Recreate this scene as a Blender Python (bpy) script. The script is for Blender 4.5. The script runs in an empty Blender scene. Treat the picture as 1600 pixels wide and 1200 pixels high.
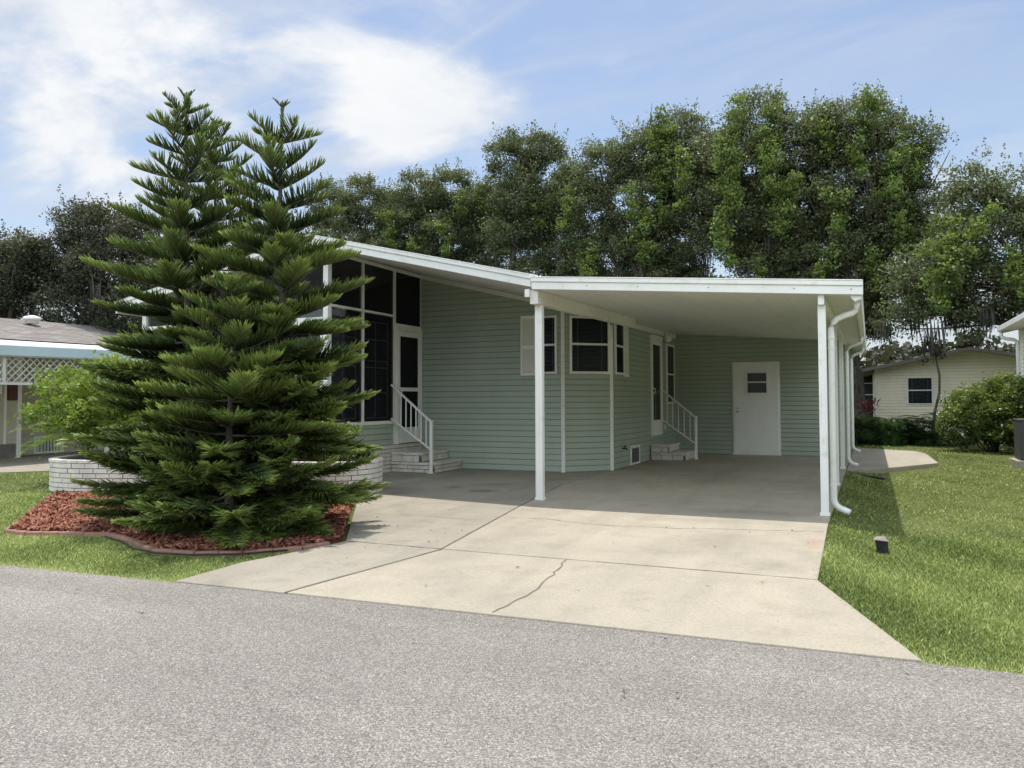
import bpy, bmesh, math, random
import numpy as np
from mathutils import Vector, Matrix
random.seed(7); RNG = np.random.default_rng(7)
SC = bpy.context.scene; COL = SC.collection
R = math.radians

# ------------------------------------------------------------------ mesh helpers
class MB:
    def __init__(s): s.v = []; s.f = []; s.gro = []
    def poly(s, pts):
        n = len(s.v); s.v += [tuple(p) for p in pts]; s.f.append(tuple(range(n, n+len(pts)))); return s
    def hexa(s, b, t):
        n = len(s.v); s.v += [tuple(p) for p in b] + [tuple(p) for p in t]
        k = len(b)
        s.f.append(tuple(n+i for i in reversed(range(k)))); s.f.append(tuple(n+k+i for i in range(k)))
        for i in range(k):
            j = (i+1) % k; s.f.append((n+i, n+j, n+k+j, n+k+i))
        return s
    def box(s, x0, x1, y0, y1, z0, z1):
        q = [(x0,y0),(x1,y0),(x1,y1),(x0,y1)]
        return s.hexa([(x,y,z0) for x,y in q], [(x,y,z1) for x,y in q])
    def lbox(s, o, u, n, a, b, c):          # local box: a along u, b along n, c = z
        o = Vector(o); u = Vector(u); n = Vector(n); Z = Vector((0,0,1))
        q = [(a[0],b[0]),(a[1],b[0]),(a[1],b[1]),(a[0],b[1])]
        return s.hexa([o+u*i+n*j+Z*c[0] for i,j in q], [o+u*i+n*j+Z*c[1] for i,j in q])
    def prism(s, poly, z0, z1):             # z may be functions of x, y
        f0 = z0 if callable(z0) else (lambda x,y: z0); f1 = z1 if callable(z1) else (lambda x,y: z1)
        return s.hexa([(x,y,f0(x,y)) for x,y in poly], [(x,y,f1(x,y)) for x,y in poly])
    def bar(s, p, q, w, h, up=(0,0,1)):
        p = Vector(p); q = Vector(q); d = (q-p).normalized(); a = d.cross(Vector(up))
        if a.length < 1e-4: a = Vector((1,0,0))
        a.normalize(); b = a.cross(d)
        c = [a*w/2+b*h/2, -a*w/2+b*h/2, -a*w/2-b*h/2, a*w/2-b*h/2]
        return s.hexa([p+k for k in c], [q+k for k in c])
    def tube(s, path, rad, k=8, sx=1, sy=1):
        path = [Vector(p) for p in path]; n = len(path)
        if not hasattr(rad, '__len__'): rad = [rad]*n
        base = len(s.v); ref = Vector((0.31,0.17,1)).normalized()
        for i in range(n):
            d = (path[min(i+1,n-1)]-path[max(i-1,0)]).normalized()
            a = d.cross(ref)
            if a.length < 1e-3: a = Vector((1,0,0))
            a.normalize(); b = a.cross(d)
            for j in range(k):
                t = 2*math.pi*(j+.5)/k
                s.v.append(tuple(path[i]+(a*math.cos(t)*sx+b*math.sin(t)*sy)*rad[i]))
        for i in range(n-1):
            for j in range(k):
                jj = (j+1) % k
                s.f.append((base+i*k+j, base+i*k+jj, base+(i+1)*k+jj, base+(i+1)*k+j))
        s.f.append(tuple(base+j for j in reversed(range(k)))); s.f.append(tuple(base+(n-1)*k+j for j in range(k)))
        return s
    def lathe(s, c, prof, k=16):
        base = len(s.v); n = len(prof)
        for r, z in prof:
            for j in range(k):
                t = 2*math.pi*j/k; s.v.append((c[0]+r*math.cos(t), c[1]+r*math.sin(t), c[2]+z))
        for i in range(n-1):
            for j in range(k):
                jj = (j+1) % k; s.f.append((base+i*k+j, base+i*k+jj, base+(i+1)*k+jj, base+(i+1)*k+j))
        s.f.append(tuple(base+j for j in reversed(range(k)))); s.f.append(tuple(base+(n-1)*k+j for j in range(k)))
        return s

def origin(p):
    o = Vector((0,0,0))
    while p is not None: o += p.location; p = p.parent
    return o
def link(name, me, m, parent):
    o = bpy.data.objects.new(name, me); COL.objects.link(o)
    if m: me.materials.append(m)
    if parent is not None: o.parent = parent
    return o
def obj(name, mb, m, parent=None, bevel=0, smooth=False, at=None):
    """one mesh object, built from world coordinates; its own origin sits at `at` (or at its parent's)"""
    base = origin(parent) if at is None else Vector(at)
    me = bpy.data.meshes.new(name)
    me.from_pydata([tuple(Vector(v)-base) for v in mb.v], [], mb.f)
    bm = bmesh.new(); bm.from_mesh(me); bmesh.ops.recalc_face_normals(bm, faces=bm.faces); bm.to_mesh(me); bm.free()
    o = link(name, me, m, parent)
    if at is not None: o.location = base - origin(parent)
    if smooth:
        for p in me.polygons: p.use_smooth = True
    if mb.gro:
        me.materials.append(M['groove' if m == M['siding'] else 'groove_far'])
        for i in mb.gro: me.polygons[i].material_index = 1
    if bevel:
        b = o.modifiers.new('bevel', 'BEVEL'); b.width = bevel; b.segments = 2; b.limit_method = 'ANGLE'
    return o
def tag(o, label, cat, group=None, kind=None):
    if label: o['label'] = label
    if cat: o['category'] = cat
    if group: o['group'] = group
    if kind: o['kind'] = kind
    return o
def thing(name, label, cat, loc, group=None):
    o = bpy.data.objects.new(name, None); COL.objects.link(o); o.location = loc
    o.empty_display_size = .2
    return tag(o, label, cat, group)
def struct(o, label, cat='ground'): return tag(o, label, cat, None, 'structure')
def np_mesh(name, V, F, m, parent=None, tint=None, smooth=False):
    """fast mesh: V (n,3), F (m,k) with constant k"""
    base = np.array(origin(parent)); V = np.asarray(V, np.float32)-base.astype(np.float32)
    me = bpy.data.meshes.new(name); k = F.shape[1]
    me.vertices.add(len(V)); me.vertices.foreach_set('co', V.ravel())
    me.loops.add(F.size); me.loops.foreach_set('vertex_index', F.astype(np.int32).ravel())
    me.polygons.add(len(F)); me.polygons.foreach_set('loop_start', np.arange(0, F.size, k, dtype=np.int32))
    me.polygons.foreach_set('loop_total', np.full(len(F), k, np.int32))
    if smooth: me.polygons.foreach_set('use_smooth', np.ones(len(F), bool))
    if tint is not None:
        a = me.attributes.new('tint', 'FLOAT', 'POINT'); a.data.foreach_set('value', np.asarray(tint, np.float32))
    me.update(calc_edges=True); me.validate()
    return link(name, me, m, parent)

# ------------------------------------------------------------------ materials
class NT:
    def __init__(s, name):
        s.m = bpy.data.materials.new(name); s.m.use_nodes = True; s.t = s.m.node_tree
        s.t.nodes.clear(); s.out = s.n('ShaderNodeOutputMaterial')
    def n(s, typ, **kw):
        x = s.t.nodes.new(typ)
        for k, v in kw.items():
            if k.startswith('i_'): x.inputs[k[2:].replace('_', ' ')].default_value = v
            else: setattr(x, k, v)
        return x
    def l(s, a, b): s.t.links.new(a, b)
    def pos(s, scale=(1,1,1)):
        g = s.n('ShaderNodeNewGeometry'); mp = s.n('ShaderNodeMapping'); mp.inputs['Scale'].default_value = scale
        s.l(g.outputs['Position'], mp.inputs['Vector']); return mp.outputs[0]
    def noise(s, vec, scale, detail=4, rough=.55, dist=0):
        x = s.n('ShaderNodeTexNoise'); x.inputs['Scale'].default_value = scale; x.inputs['Detail'].default_value = detail
        x.inputs['Roughness'].default_value = rough; x.inputs['Distortion'].default_value = dist
        if vec is not None: s.l(vec, x.inputs['Vector'])
        return x.outputs['Fac']
    def ramp(s, fac, stops):
        x = s.n('ShaderNodeValToRGB'); e = x.color_ramp.elements
        while len(e) < len(stops): e.new(.5)
        for el, (p, c) in zip(e, stops):
            el.position = p; el.color = (c, c, c, 1) if not hasattr(c, '__len__') else (*c, 1)
        s.l(fac, x.inputs['Fac']); return x.outputs['Color']
    def mix(s, fac, a, b, mode='MIX'):
        x = s.n('ShaderNodeMix', data_type='RGBA', blend_type=mode)
        for sock, val in ((x.inputs['Factor'], fac), (x.inputs['A'], a), (x.inputs['B'], b)):
            if hasattr(val, 'is_linked') or hasattr(val, 'links'): s.l(val, sock)
            elif sock.name == 'Factor': sock.default_value = val
            else: sock.default_value = (*val, 1) if hasattr(val, '__len__') else (val, val, val, 1)
        return x.outputs['Result']
    def bsdf(s, color, rough=.6, bump=None, bs=.2, bd=.01, spec=.4, metal=0):
        b = s.n('ShaderNodeBsdfPrincipled')
        if hasattr(color, '__len__'): b.inputs['Base Color'].default_value = (*color, 1)
        else: s.l(color, b.inputs['Base Color'])
        if hasattr(rough, 'links'): s.l(rough, b.inputs['Roughness'])
        else: b.inputs['Roughness'].default_value = rough
        b.inputs['Specular IOR Level'].default_value = spec; b.inputs['Metallic'].default_value = metal
        if bump is not None:
            k = s.n('ShaderNodeBump'); k.inputs['Strength'].default_value = bs; k.inputs['Distance'].default_value = bd
            s.l(bump, k.inputs['Height']); s.l(k.outputs[0], b.inputs['Normal'])
        return b
    def done(s, b): s.l(b.outputs[0], s.out.inputs['Surface']); return s.m

def paint(name, c, rough=.45, var=.12, scale=1.3, dirt=None, spec=.4, streak=(1,1,.25), bump=.0):
    """painted surface: broad tone drift, vertical streaks and some dirt"""
    t = NT(name); p = t.pos(streak); f = t.noise(p, scale, 5, .6)
    lo = tuple(x*(1-var) for x in c); hi = tuple(min(1, x*(1+var*.6)) for x in c)
    col = t.mix(t.ramp(f, [(.3, 0), (.7, 1)]), lo, hi)
    if dirt:
        g = t.noise(t.pos(), 5.5, 6, .7); col = t.mix(t.ramp(g, [(.55, 0), (.8, .5)]), col, dirt)
    fine = t.noise(t.pos(), 60, 3, .6)
    return t.done(t.bsdf(col, rough, fine if bump else None, bump, .004, spec))

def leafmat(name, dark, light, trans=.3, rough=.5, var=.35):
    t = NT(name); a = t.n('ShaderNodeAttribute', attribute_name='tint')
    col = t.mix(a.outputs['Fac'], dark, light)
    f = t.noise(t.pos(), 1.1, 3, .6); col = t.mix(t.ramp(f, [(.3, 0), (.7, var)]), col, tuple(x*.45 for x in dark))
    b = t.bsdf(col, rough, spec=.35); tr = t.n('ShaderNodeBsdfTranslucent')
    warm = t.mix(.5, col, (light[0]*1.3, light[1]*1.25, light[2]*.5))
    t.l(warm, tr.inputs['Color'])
    mx = t.n('ShaderNodeMixShader'); mx.inputs[0].default_value = trans
    t.l(b.outputs[0], mx.inputs[1]); t.l(tr.outputs[0], mx.inputs[2]); return t.done(mx)

def concrete(name, c, dark, stain=.5, sc=1.0, spots=()):
    """poured slab: broad mottling, streaks along the drive, speckle and local stains (x, y, rx, ry, strength, colour)"""
    t = NT(name); p = t.pos()
    a = t.noise(p, .55*sc, 6, .62, .4); b = t.noise(p, 2.6*sc, 6, .7); s = t.noise(p, 140, 2, .7); s2 = t.noise(p, 38, 3, .7); lane = t.noise(t.pos((1.9, .22, 1)), 1.0, 5, .6, .3)
    col = t.mix(t.ramp(a, [(.3, 0), (.72, 1)]), c, dark)
    col = t.mix(t.ramp(lane, [(.48, 0), (.75, .55)]), col, tuple(x*.80 for x in dark))
    col = t.mix(t.ramp(b, [(.5, 0), (.78, stain)]), col, tuple(x*.62 for x in dark))
    col = t.mix(t.ramp(b, [(.22, .25), (.4, 0)]), col, tuple(min(1, x*1.22) for x in c))
    rag = t.noise(p, 7, 5, .75)
    for (x, y, rx_, ry_, k, cc) in spots:
        v = t.n('ShaderNodeVectorMath', operation='SUBTRACT'); v.inputs[1].default_value = (x, y, 0); t.l(p, v.inputs[0])
        w = t.n('ShaderNodeVectorMath', operation='MULTIPLY'); w.inputs[1].default_value = (1/rx_, 1/ry_, 0); t.l(v.outputs[0], w.inputs[0])
        ln = t.n('ShaderNodeVectorMath', operation='LENGTH'); t.l(w.outputs[0], ln.inputs[0])
        ad = t.n('ShaderNodeMath', operation='MULTIPLY_ADD'); ad.inputs[1].default_value = 1.9; t.l(rag, ad.inputs[0]); t.l(ln.outputs['Value'], ad.inputs[2])
        col = t.mix(t.ramp(ad.outputs[0], [(.75/2, k), (1, 0)]) if False else t.ramp(t_scale(t, ad.outputs[0], .4), [(.36, k), (.72, 0)]), col, cc)
    sp = t.ramp(s, [(.3, .72), (.5, 1.0), (.7, 1.22)]); col = t.mix(.75, col, sp, 'MULTIPLY')
    sp2 = t.ramp(s2, [(.3, .82), (.5, 1.0), (.72, 1.1)]); col = t.mix(.8, col, sp2, 'MULTIPLY')
    return t.done(t.bsdf(col, .85, s, .35, .003, .25))
def t_scale(t, v, k):
    x = t.n('ShaderNodeMath', operation='MULTIPLY'); x.inputs[1].default_value = k; t.l(v, x.inputs[0]); return x.outputs[0]

M = {}
M['siding'] = paint('siding', (.405, .465, .38), .5, .08, .9, (.30, .34, .27), .3, (1,1,.5), .1)
M['groove'] = paint('siding_lap_shade', (.285, .325, .265), .8, .1, 2)  # darker siding tone paints the shadow line under each lap
M['groove_far'] = paint('far_lap_gap', (.70, .65, .51), .8, .1, 2)  # painted lap shadow on cream walls, lighter than the beige boards
M['siding_far'] = paint('siding_beige', (.55, .50, .38), .55, .10, .9, (.30, .26, .18), .3, (1,1,.5))
M['cream'] = paint('siding_cream', (.94, .85, .64), .55, .10, .9, (.34, .30, .2), .3, (1,1,.5))
M['white'] = paint('white_metal', (.85, .845, .80), .38, .08, 1.1, (.42, .38, .26), .45)
M['trim'] = paint('white_trim', (.86, .85, .78), .45, .10, 1.1, (.42, .40, .30), .4)
M['ceiling'] = paint('pan_ceiling', (.80, .80, .745), .5, .12, .6, (.38, .36, .27), .3, (1.0,.25,1))
M['roofwhite'] = paint('roof_membrane', (.72, .72, .70), .6, .12, .7, (.35, .33, .28), .3, (1,1,1))
M['shutter'] = paint('shutter_paint', (.88, .86, .79), .5, .05, 1.0)
M['doorwhite'] = paint('door_paint', (.87, .87, .84), .4, .06, .8, (.55, .53, .46))
M['lightblue'] = paint('pale_blue_metal', (.56, .67, .70), .45, .1, 1.0)
M['lattice'] = paint('lattice_paint', (.66, .66, .60), .6, .1, 2.0, (.4, .38, .3))
M['black'] = paint('black_plastic', (.022, .022, .024), .6, .3, 3.0, (.09, .08, .06))
M['bronze'] = paint('aged_metal_cap', (.26, .22, .20), .5, .2, 8.0, (.1, .08, .06))
M['chrome'] = paint('brushed_knob', (.42, .40, .36), .3, .1, 5)
M['redbox'] = paint('dark_red_panel', (.10, .035, .03), .6, .2, 4)
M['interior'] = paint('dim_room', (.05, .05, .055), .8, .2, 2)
M['moulding'] = paint('frieze_paint', (.78, .76, .67), .5, .1, 1.1, (.4, .38, .3))
M['globe'] = paint('lamp_glass', (.80, .78, .70), .25, .04, 3)
M['slat'] = paint('blind_slat', (.82, .82, .78), .5, .1, 4)
M['louvre'] = paint('vent_louvre', (.16, .16, .155), .5, .1, 4)
M['vinyl'] = paint('vertical_slat', (.62, .63, .62), .5, .12, 3)
M['accover'] = paint('condenser_case', (.085, .085, .09), .5, .15, 3)
M['dirt'] = paint('dark_soil', (.045, .032, .022), .95, .3, 6)

def glassmat(name, base, tr):
    t = NT(name); b = t.bsdf(base, .06, None, spec=.6)
    k = t.n('ShaderNodeBsdfTransparent'); k.inputs['Color'].default_value = (.62, .66, .68, 1)
    mx = t.n('ShaderNodeMixShader'); mx.inputs[0].default_value = tr
    t.l(b.outputs[0], mx.inputs[1]); t.l(k.outputs[0], mx.inputs[2]); return t.done(mx)
M['glass'] = glassmat('window_glass', (.012, .014, .018), .82)
M['darkglass'] = glassmat('dark_glass', (.010, .011, .014), .12)
def screenmat():
    t = NT('insect_screen'); b = t.bsdf((.018, .018, .022), .8, None, spec=.2)
    k = t.n('ShaderNodeBsdfTransparent'); mx = t.n('ShaderNodeMixShader'); mx.inputs[0].default_value = .46
    t.l(b.outputs[0], mx.inputs[1]); t.l(k.outputs[0], mx.inputs[2]); return t.done(mx)
M['screen'] = screenmat()

def roadmat():
    t = NT('asphalt'); p = t.pos()
    a = t.noise(p, .45, 5, .6, .3); v = t.n('ShaderNodeTexVoronoi'); v.inputs['Scale'].default_value = 165; t.l(p, v.inputs['Vector'])
    rnd = t.n('ShaderNodeSeparateColor'); t.l(v.outputs['Color'], rnd.inputs[0])
    stone = t.ramp(rnd.outputs[0], [(0, (.155,.142,.125)), (.3, (.258,.236,.208)), (.6, (.33,.304,.267)), (.85, (.435,.400,.352)), (1, (.62,.57,.50))])
    w = t.noise(p, 260, 2, .7); stone = t.mix(.8, stone, t.ramp(w, [(.3, .6), (.55, 1), (.75, 1.3)]), 'MULTIPLY')
    big = t.ramp(a, [(.3, .68), (.7, .86)]); col = t.mix(1, stone, big, 'MULTIPLY'); ln2 = t.ramp(t.noise(t.pos((.10, .9, 1)), 1.3, 5, .6, .4), [(.4, .95), (.62, 1.09)]); col = t.mix(1, col, ln2, 'MULTIPLY')
    d = t.ramp(t.noise(p, 3.2, 6, .7), [(.62, 0), (.8, .35)]); col = t.mix(d, col, (.11, .10, .095))
    return t.done(t.bsdf(col, .85, v.outputs['Distance'], .5, .006, .3))
M['road'] = roadmat()
OIL = (.06, .058, .052); GRIME = (.15, .14, .12)
M['conc'] = concrete('concrete_warm', (.45, .396, .305), (.325, .292, .232), .45, 1.0, [(-.46,7.7,.12,.36,.45,(.38,.21,.10)), (-1.3,9.55,1.1,.35,.45,GRIME), (-2.4,13,1.0,1.6,.40,GRIME), (-2.9,5.2,.5,.35,.25,GRIME), (-.75,6.5,.35,.4,.4,GRIME)])
M['conc_old'] = concrete('concrete_grey', (.39, .35, .278), (.275, .25, .205), .55, 1.2, [(-5.1,10.3,.35,.30,.75,OIL), (-5.75,10.6,.22,.2,.6,OIL), (-5.3,11.2,.5,.3,.45,GRIME), (-6.1,9.6,.35,.4,.6,GRIME), (-4.7,12.3,.3,.5,.5,GRIME)])
M['conc_far'] = concrete('concrete_pale', (.46, .42, .34), (.36, .33, .27), .4)
def groundmat():
    t = NT('lawn_soil'); p = t.pos()
    a = t.noise(p, .8, 5, .65); b = t.noise(p, 30, 4, .7); c = t.noise(p, 110, 2, .7)
    col = t.mix(t.ramp(a, [(.3, 0), (.7, 1)]), (.085, .115, .035), (.16, .18, .065))
    col = t.mix(t.ramp(b, [(.35, .7), (.6, 0)]), col, (.05, .05, .022)); col = t.mix(t.ramp(c, [(.5, 0), (.8, .6)]), col, (.17, .20, .07))
    return t.done(t.bsdf(col, .95, b, .5, .02, .1))
M['ground'] = groundmat()
def bladematerial():
    t = NT('grass_blade'); a = t.n('ShaderNodeAttribute', attribute_name='tint')
    col = t.ramp(a.outputs['Fac'], [(0, (.070,.105,.025)), (.35, (.30,.37,.095)), (.7, (.57,.63,.23)), (.86, (.62,.59,.30)), (1, (.70,.60,.40))])
    b = t.bsdf(col, .5, spec=.3); tr = t.n('ShaderNodeBsdfTranslucent'); t.l(col, tr.inputs['Color'])
    mx = t.n('ShaderNodeMixShader'); mx.inputs[0].default_value = .22; t.l(b.outputs[0], mx.inputs[1]); t.l(tr.outputs[0], mx.inputs[2]); return t.done(mx)
M['blade'] = bladematerial()
M['mulchbase'] = paint('mulch_bed', (.11, .035, .02), .95, .4, 14)
def mulchmat():
    t = NT('wood_chip'); a = t.n('ShaderNodeAttribute', attribute_name='tint')
    col = t.ramp(a.outputs['Fac'], [(0, (.07,.03,.022)), (.3, (.22,.085,.055)), (.65, (.36,.15,.10)), (.9, (.46,.24,.16)), (1, (.58,.40,.30))])
    return t.done(t.bsdf(col, .9, spec=.15))
M['mulch'] = mulchmat()
M['litter'] = paint('dry_litter', (.13, .095, .06), .9, .4, 9)
M['kerbred'] = paint('red_kerbing', (.30, .17, .12), .85, .25, 4, (.15, .08, .05), .2, (1,1,1), .3)
def shinglemat():
    t = NT('roof_shingle'); p = t.pos((1,1,1)); br = t.n('ShaderNodeTexBrick'); t.l(p, br.inputs['Vector'])
    br.inputs['Scale'].default_value = 1
    mp = br.inputs['Vector'].links[0].from_node; mp.inputs['Rotation'].default_value = (0, 0, R(90))
    br.inputs['Brick Width'].default_value = .32; br.inputs['Row Height'].default_value = .14; br.inputs['Mortar Size'].default_value = .008
    br.inputs['Color1'].default_value = (.19,.17,.155,1); br.inputs['Color2'].default_value = (.30,.275,.25,1); br.inputs['Mortar'].default_value = (.1,.09,.085,1)
    n = t.noise(p, 45, 4, .7); col = t.mix(.8, br.outputs['Color'], t.ramp(n, [(.3, .7), (.7, 1.25)]), 'MULTIPLY')
    return t.done(t.bsdf(col, .9, n, .4, .01, .2))
M['shingle'] = shinglemat()
M['brick'] = paint('painted_brick', (.70, .665, .585), .75, .16, 5, (.30, .27, .22), .25, (1,1,1), .5)
M['mortar'] = paint('mortar', (.16, .145, .125), .95, .2, 6)
M['darkbrick'] = paint('grey_brick', (.22, .19, .17), .85, .25, 5, None, .25, (1,1,1), .5)
def barkmat(name, a, b):
    t = NT(name); p = t.pos((1,1,.3)); n = t.noise(p, 11, 6, .7)
    return t.done(t.bsdf(t.mix(t.ramp(n, [(.35, 0), (.65, 1)]), a, b), .9, n, .7, .03, .2))
M['bark'] = barkmat('oak_bark', (.045, .036, .030), (.15, .13, .11))
M['pinebark'] = barkmat('pine_bark', (.06, .045, .035), (.14, .11, .09))
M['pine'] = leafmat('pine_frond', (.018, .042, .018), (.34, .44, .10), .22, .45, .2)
M['oak'] = leafmat('oak_leaf', (.034, .046, .020), (.25, .29, .14), .25, .42, .28)
M['oakdark'] = leafmat('oak_leaf_dark', (.032, .042, .024), (.15, .155, .095), .2, .5, .3)  # darker oak leaf colour, used for whole trees and the far woods
M['vine'] = leafmat('vine_leaf', (.034, .066, .016), (.24, .32, .075), .28, .5, .3)
M['moss'] = leafmat('hanging_moss', (.035, .033, .028), (.12, .115, .10), .2, .8, .2)
M['shrub'] = leafmat('shrub_leaf', (.075, .14, .02), (.34, .44, .085), .3, .4, .2)
M['shrubdark'] = leafmat('glossy_shrub_leaf', (.026, .055, .016), (.27, .35, .085), .28, .35, .25)
M['philo'] = leafmat('lobed_leaf', (.020, .055, .016), (.10, .19, .055), .25, .35, .2)
M['palm'] = leafmat('palm_leaflet', (.09, .17, .03), (.34, .46, .10), .3, .4, .2)
M['cordy'] = leafmat('red_leaf', (.12, .02, .025), (.42, .10, .10), .3, .4, .2)
M['crack'] = paint('crack_dark', (.18, .155, .12), 1, .3, 8)  # flat dark colour of the slab cracks
M['joint'] = paint('joint_dark', (.19, .165, .13), 1, .3, 8)  # flat dark colour of the slab joints
M['rust'] = paint('rust_stain', (.36, .21, .11), .95, .2, 6)

# ------------------------------------------------------------------ siding, bricks, windows
PITCH = .105
def siding(mb, p, q, z0, top, n, holes=()):
    """lapped boards between plan points p and q; top = height or (height at p, height at q); n = outward normal"""
    p = Vector((*p, 0)); q = Vector((*q, 0)); L = (q-p).length; u = (q-p)/L; n = Vector((*n, 0))
    ta, tb = top if hasattr(top, '__len__') else (top, top)
    z = z0
    while z < max(ta, tb)-.002:
        z1 = z+PITCH; a, b = 0.0, L
        if ta != tb:
            x = (z-ta)/(tb-ta)*L
            if ta > tb: b = min(L, max(0, x))
            else: a = max(0, min(L, x))
        else: z1 = min(z1, ta)
        if b-a > .01:
            A, B = p+u*a, p+u*b; Z = Vector((0,0,1))
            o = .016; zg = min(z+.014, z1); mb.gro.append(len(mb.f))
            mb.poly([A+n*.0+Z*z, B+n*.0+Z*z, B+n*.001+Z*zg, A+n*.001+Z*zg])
            mb.poly([A+n*.001+Z*zg, B+n*.001+Z*zg, B+n*o+Z*(zg-.001), A+n*o+Z*(zg-.001)])
            mb.poly([A+n*o+Z*(zg-.001), B+n*o+Z*(zg-.001), B+n*.003+Z*z1, A+n*.003+Z*z1])
        z = z1
    return mb
def brick_path(mb, core, pts, z0, z1, cl=.205, ch=.078, depth=.09, closed=False, gap=.010):
    """courses of separate painted bricks following a plan path (outward = right-hand side of travel)"""
    P = [Vector((*a, 0)) for a in pts]
    if closed: P.append(P[0])
    seg = [(P[i+1]-P[i]).length for i in range(len(P)-1)]; tot = sum(seg)
    def at(s):
        s = max(0, min(tot, s)); i = 0
        while i < len(seg)-1 and s > seg[i]: s -= seg[i]; i += 1
        d = (P[i+1]-P[i]).normalized(); return P[i]+d*s, Vector((d.y, -d.x, 0))
    nc = max(1, round((z1-z0)/ch)); h = (z1-z0)/nc; Z = Vector((0,0,1))
    for c in range(nc):
        s = -cl*.5*(c % 2)
        while s < tot:
            w = cl*random.uniform(.94, 1.06); a, b = max(0, s+gap/2), min(tot, s+w-gap/2); s += w
            if b-a < .02: continue
            pa, na = at(a); pb, nb = at(b); o = random.uniform(-.003, .004)
            zb, zt = z0+c*h+gap/2, z0+(c+1)*h-(gap/2 if c < nc-1 else 0)
            pm, nm = at((a+b)/2)
            pts6 = [pa-na*depth, pm-nm*depth, pb-nb*depth, pb+nb*o, pm+nm*o, pa+na*o]
            mb.hexa([x+Z*zb for x in pts6], [x+Z*zt for x in pts6])
    m = 40 if len(P) > 3 else 2
    for i in range(len(P)-1):
        d = (P[i+1]-P[i]).normalized(); nn = Vector((d.y, -d.x, 0))
        q = [P[i]-nn*.012, P[i+1]-nn*.012, P[i+1]-nn*(depth-.005), P[i]-nn*(depth-.005)]
        core.hexa([x+Z*(z0-.02) for x in q], [x+Z*(z1-.012) for x in q])

def window(parent, o, u, n, w, z0, z1, fr=.045, mid=None, blind='full', blindmat=None, glass='glass', label=None, back=True):
    """sash window standing proud of a wall: o = plan corner, u along the wall, n outward"""
    o = (*o, 0); u = (*u, 0); n = (*n, 0); f = MB(); H = z1-z0
    for a, c in (((0,w),(z0,z0+fr)), ((0,w),(z1-fr,z1)), ((0,fr),(z0+fr,z1-fr)), ((w-fr,w),(z0+fr,z1-fr))):
        f.lbox(o, u, n, a, (.012,.052), c)
    zm = mid if mid else (z0+z1)/2
    f.lbox(o, u, n, (fr,w-fr), (.02,.046), (zm-.02,zm+.02))
    W = obj('window', f, M['white'], parent, .004)
    if label: W['label'] = label
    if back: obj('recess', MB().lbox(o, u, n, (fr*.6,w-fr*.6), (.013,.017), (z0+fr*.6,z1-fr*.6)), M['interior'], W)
    p = MB(); p.lbox(o, u, n, (fr,w-fr), (.036,.040), (z0+fr,zm-.02)); p.lbox(o, u, n, (fr,w-fr), (.040,.044), (zm+.02,z1-fr))
    obj('pane', p, M[glass], W)
    if blind:
        b = MB(); zb = z0+fr if blind == 'full' else zm+.02; z = zb+.012
        while z < z1-fr-.01:
            b.lbox(o, u, n, (fr+.015,w-fr-.015), (.022,.031), (z,z+.006)); z += .024
        for k in (.2, .8): b.lbox(o, u, n, (w*k-.006,w*k+.006), (.031,.0325), (zb,z1-fr))
        obj('blind', b, blindmat or M['slat'], W)
    return W
def shutter(parent, o, u, n, w, z0, z1, label=None):
    o = (*o, 0); u = (*u, 0); n = (*n, 0); f = MB(); st = .04; zm = z0+(z1-z0)*.48
    for a, c in (((0,w),(z0,z0+.055)), ((0,w),(z1-.055,z1)), ((0,w),(zm-.03,zm+.03)), ((0,st),(z0+.055,zm-.03)), ((w-st,w),(z0+.055,zm-.03)),
                 ((0,st),(zm+.03,z1-.055)), ((w-st,w),(zm+.03,z1-.055))):
        f.lbox(o, u, n, a, (.013,.042), c)
    for za, zb in ((z0+.055, zm-.03), (zm+.03, z1-.055)):
        z = za+.006; O = Vector(o); U = Vector(u); N = Vector(n); Z = Vector((0,0,1))
        while z < zb-.02:
            f.hexa([O+U*st+N*.014+Z*(z+.018), O+U*(w-st)+N*.014+Z*(z+.018), O+U*(w-st)+N*.034+Z*z, O+U*st+N*.034+Z*z],
                   [O+U*st+N*.014+Z*(z+.024), O+U*(w-st)+N*.014+Z*(z+.024), O+U*(w-st)+N*.034+Z*(z+.006), O+U*st+N*.034+Z*(z+.006)])
            z += .027
    f.lbox(o, u, n, (.01,w-.01), (.012,.0165), (z0+.01,z1-.01))
    s = obj('shutter', f, M['shutter'], parent, .002)
    if label: s['label'] = label
    return s

# ------------------------------------------------------------------ the ground
def sm(t): t = np.clip(t, 0, 1); return t*t*(3-2*t)
def gh(x, y):
    x = np.asarray(x, float); y = np.asarray(y, float)
    return -.020 - .075*sm((x+.42)/.65)*sm((y-5.6)/2.6)*sm((21-y)/4)
xs = np.concatenate([[-900,-300,-120,-60,-35], np.arange(-24, -.8, .8), np.arange(-.8, 5, .2), np.arange(5, 14, 1), [20, 40, 90, 250, 900]])
ys = np.concatenate([[-900,-200,-60,-20,-8], np.arange(-2, 26, .5), np.arange(26, 44, 3), [60, 100, 250, 900]])
GX, GY = np.meshgrid(xs, ys); GV = np.stack([GX, GY, gh(GX, GY)], -1).reshape(-1, 3)
nx, ny = len(xs), len(ys); I = (np.arange(ny-1)[:, None]*nx+np.arange(nx-1)[None]).ravel()
struct(np_mesh('ground', GV, np.stack([I, I+1, I+nx+1, I+nx], 1), M['ground'], None, None, True), 'wide green lawn ground running under the houses and trees')

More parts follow.
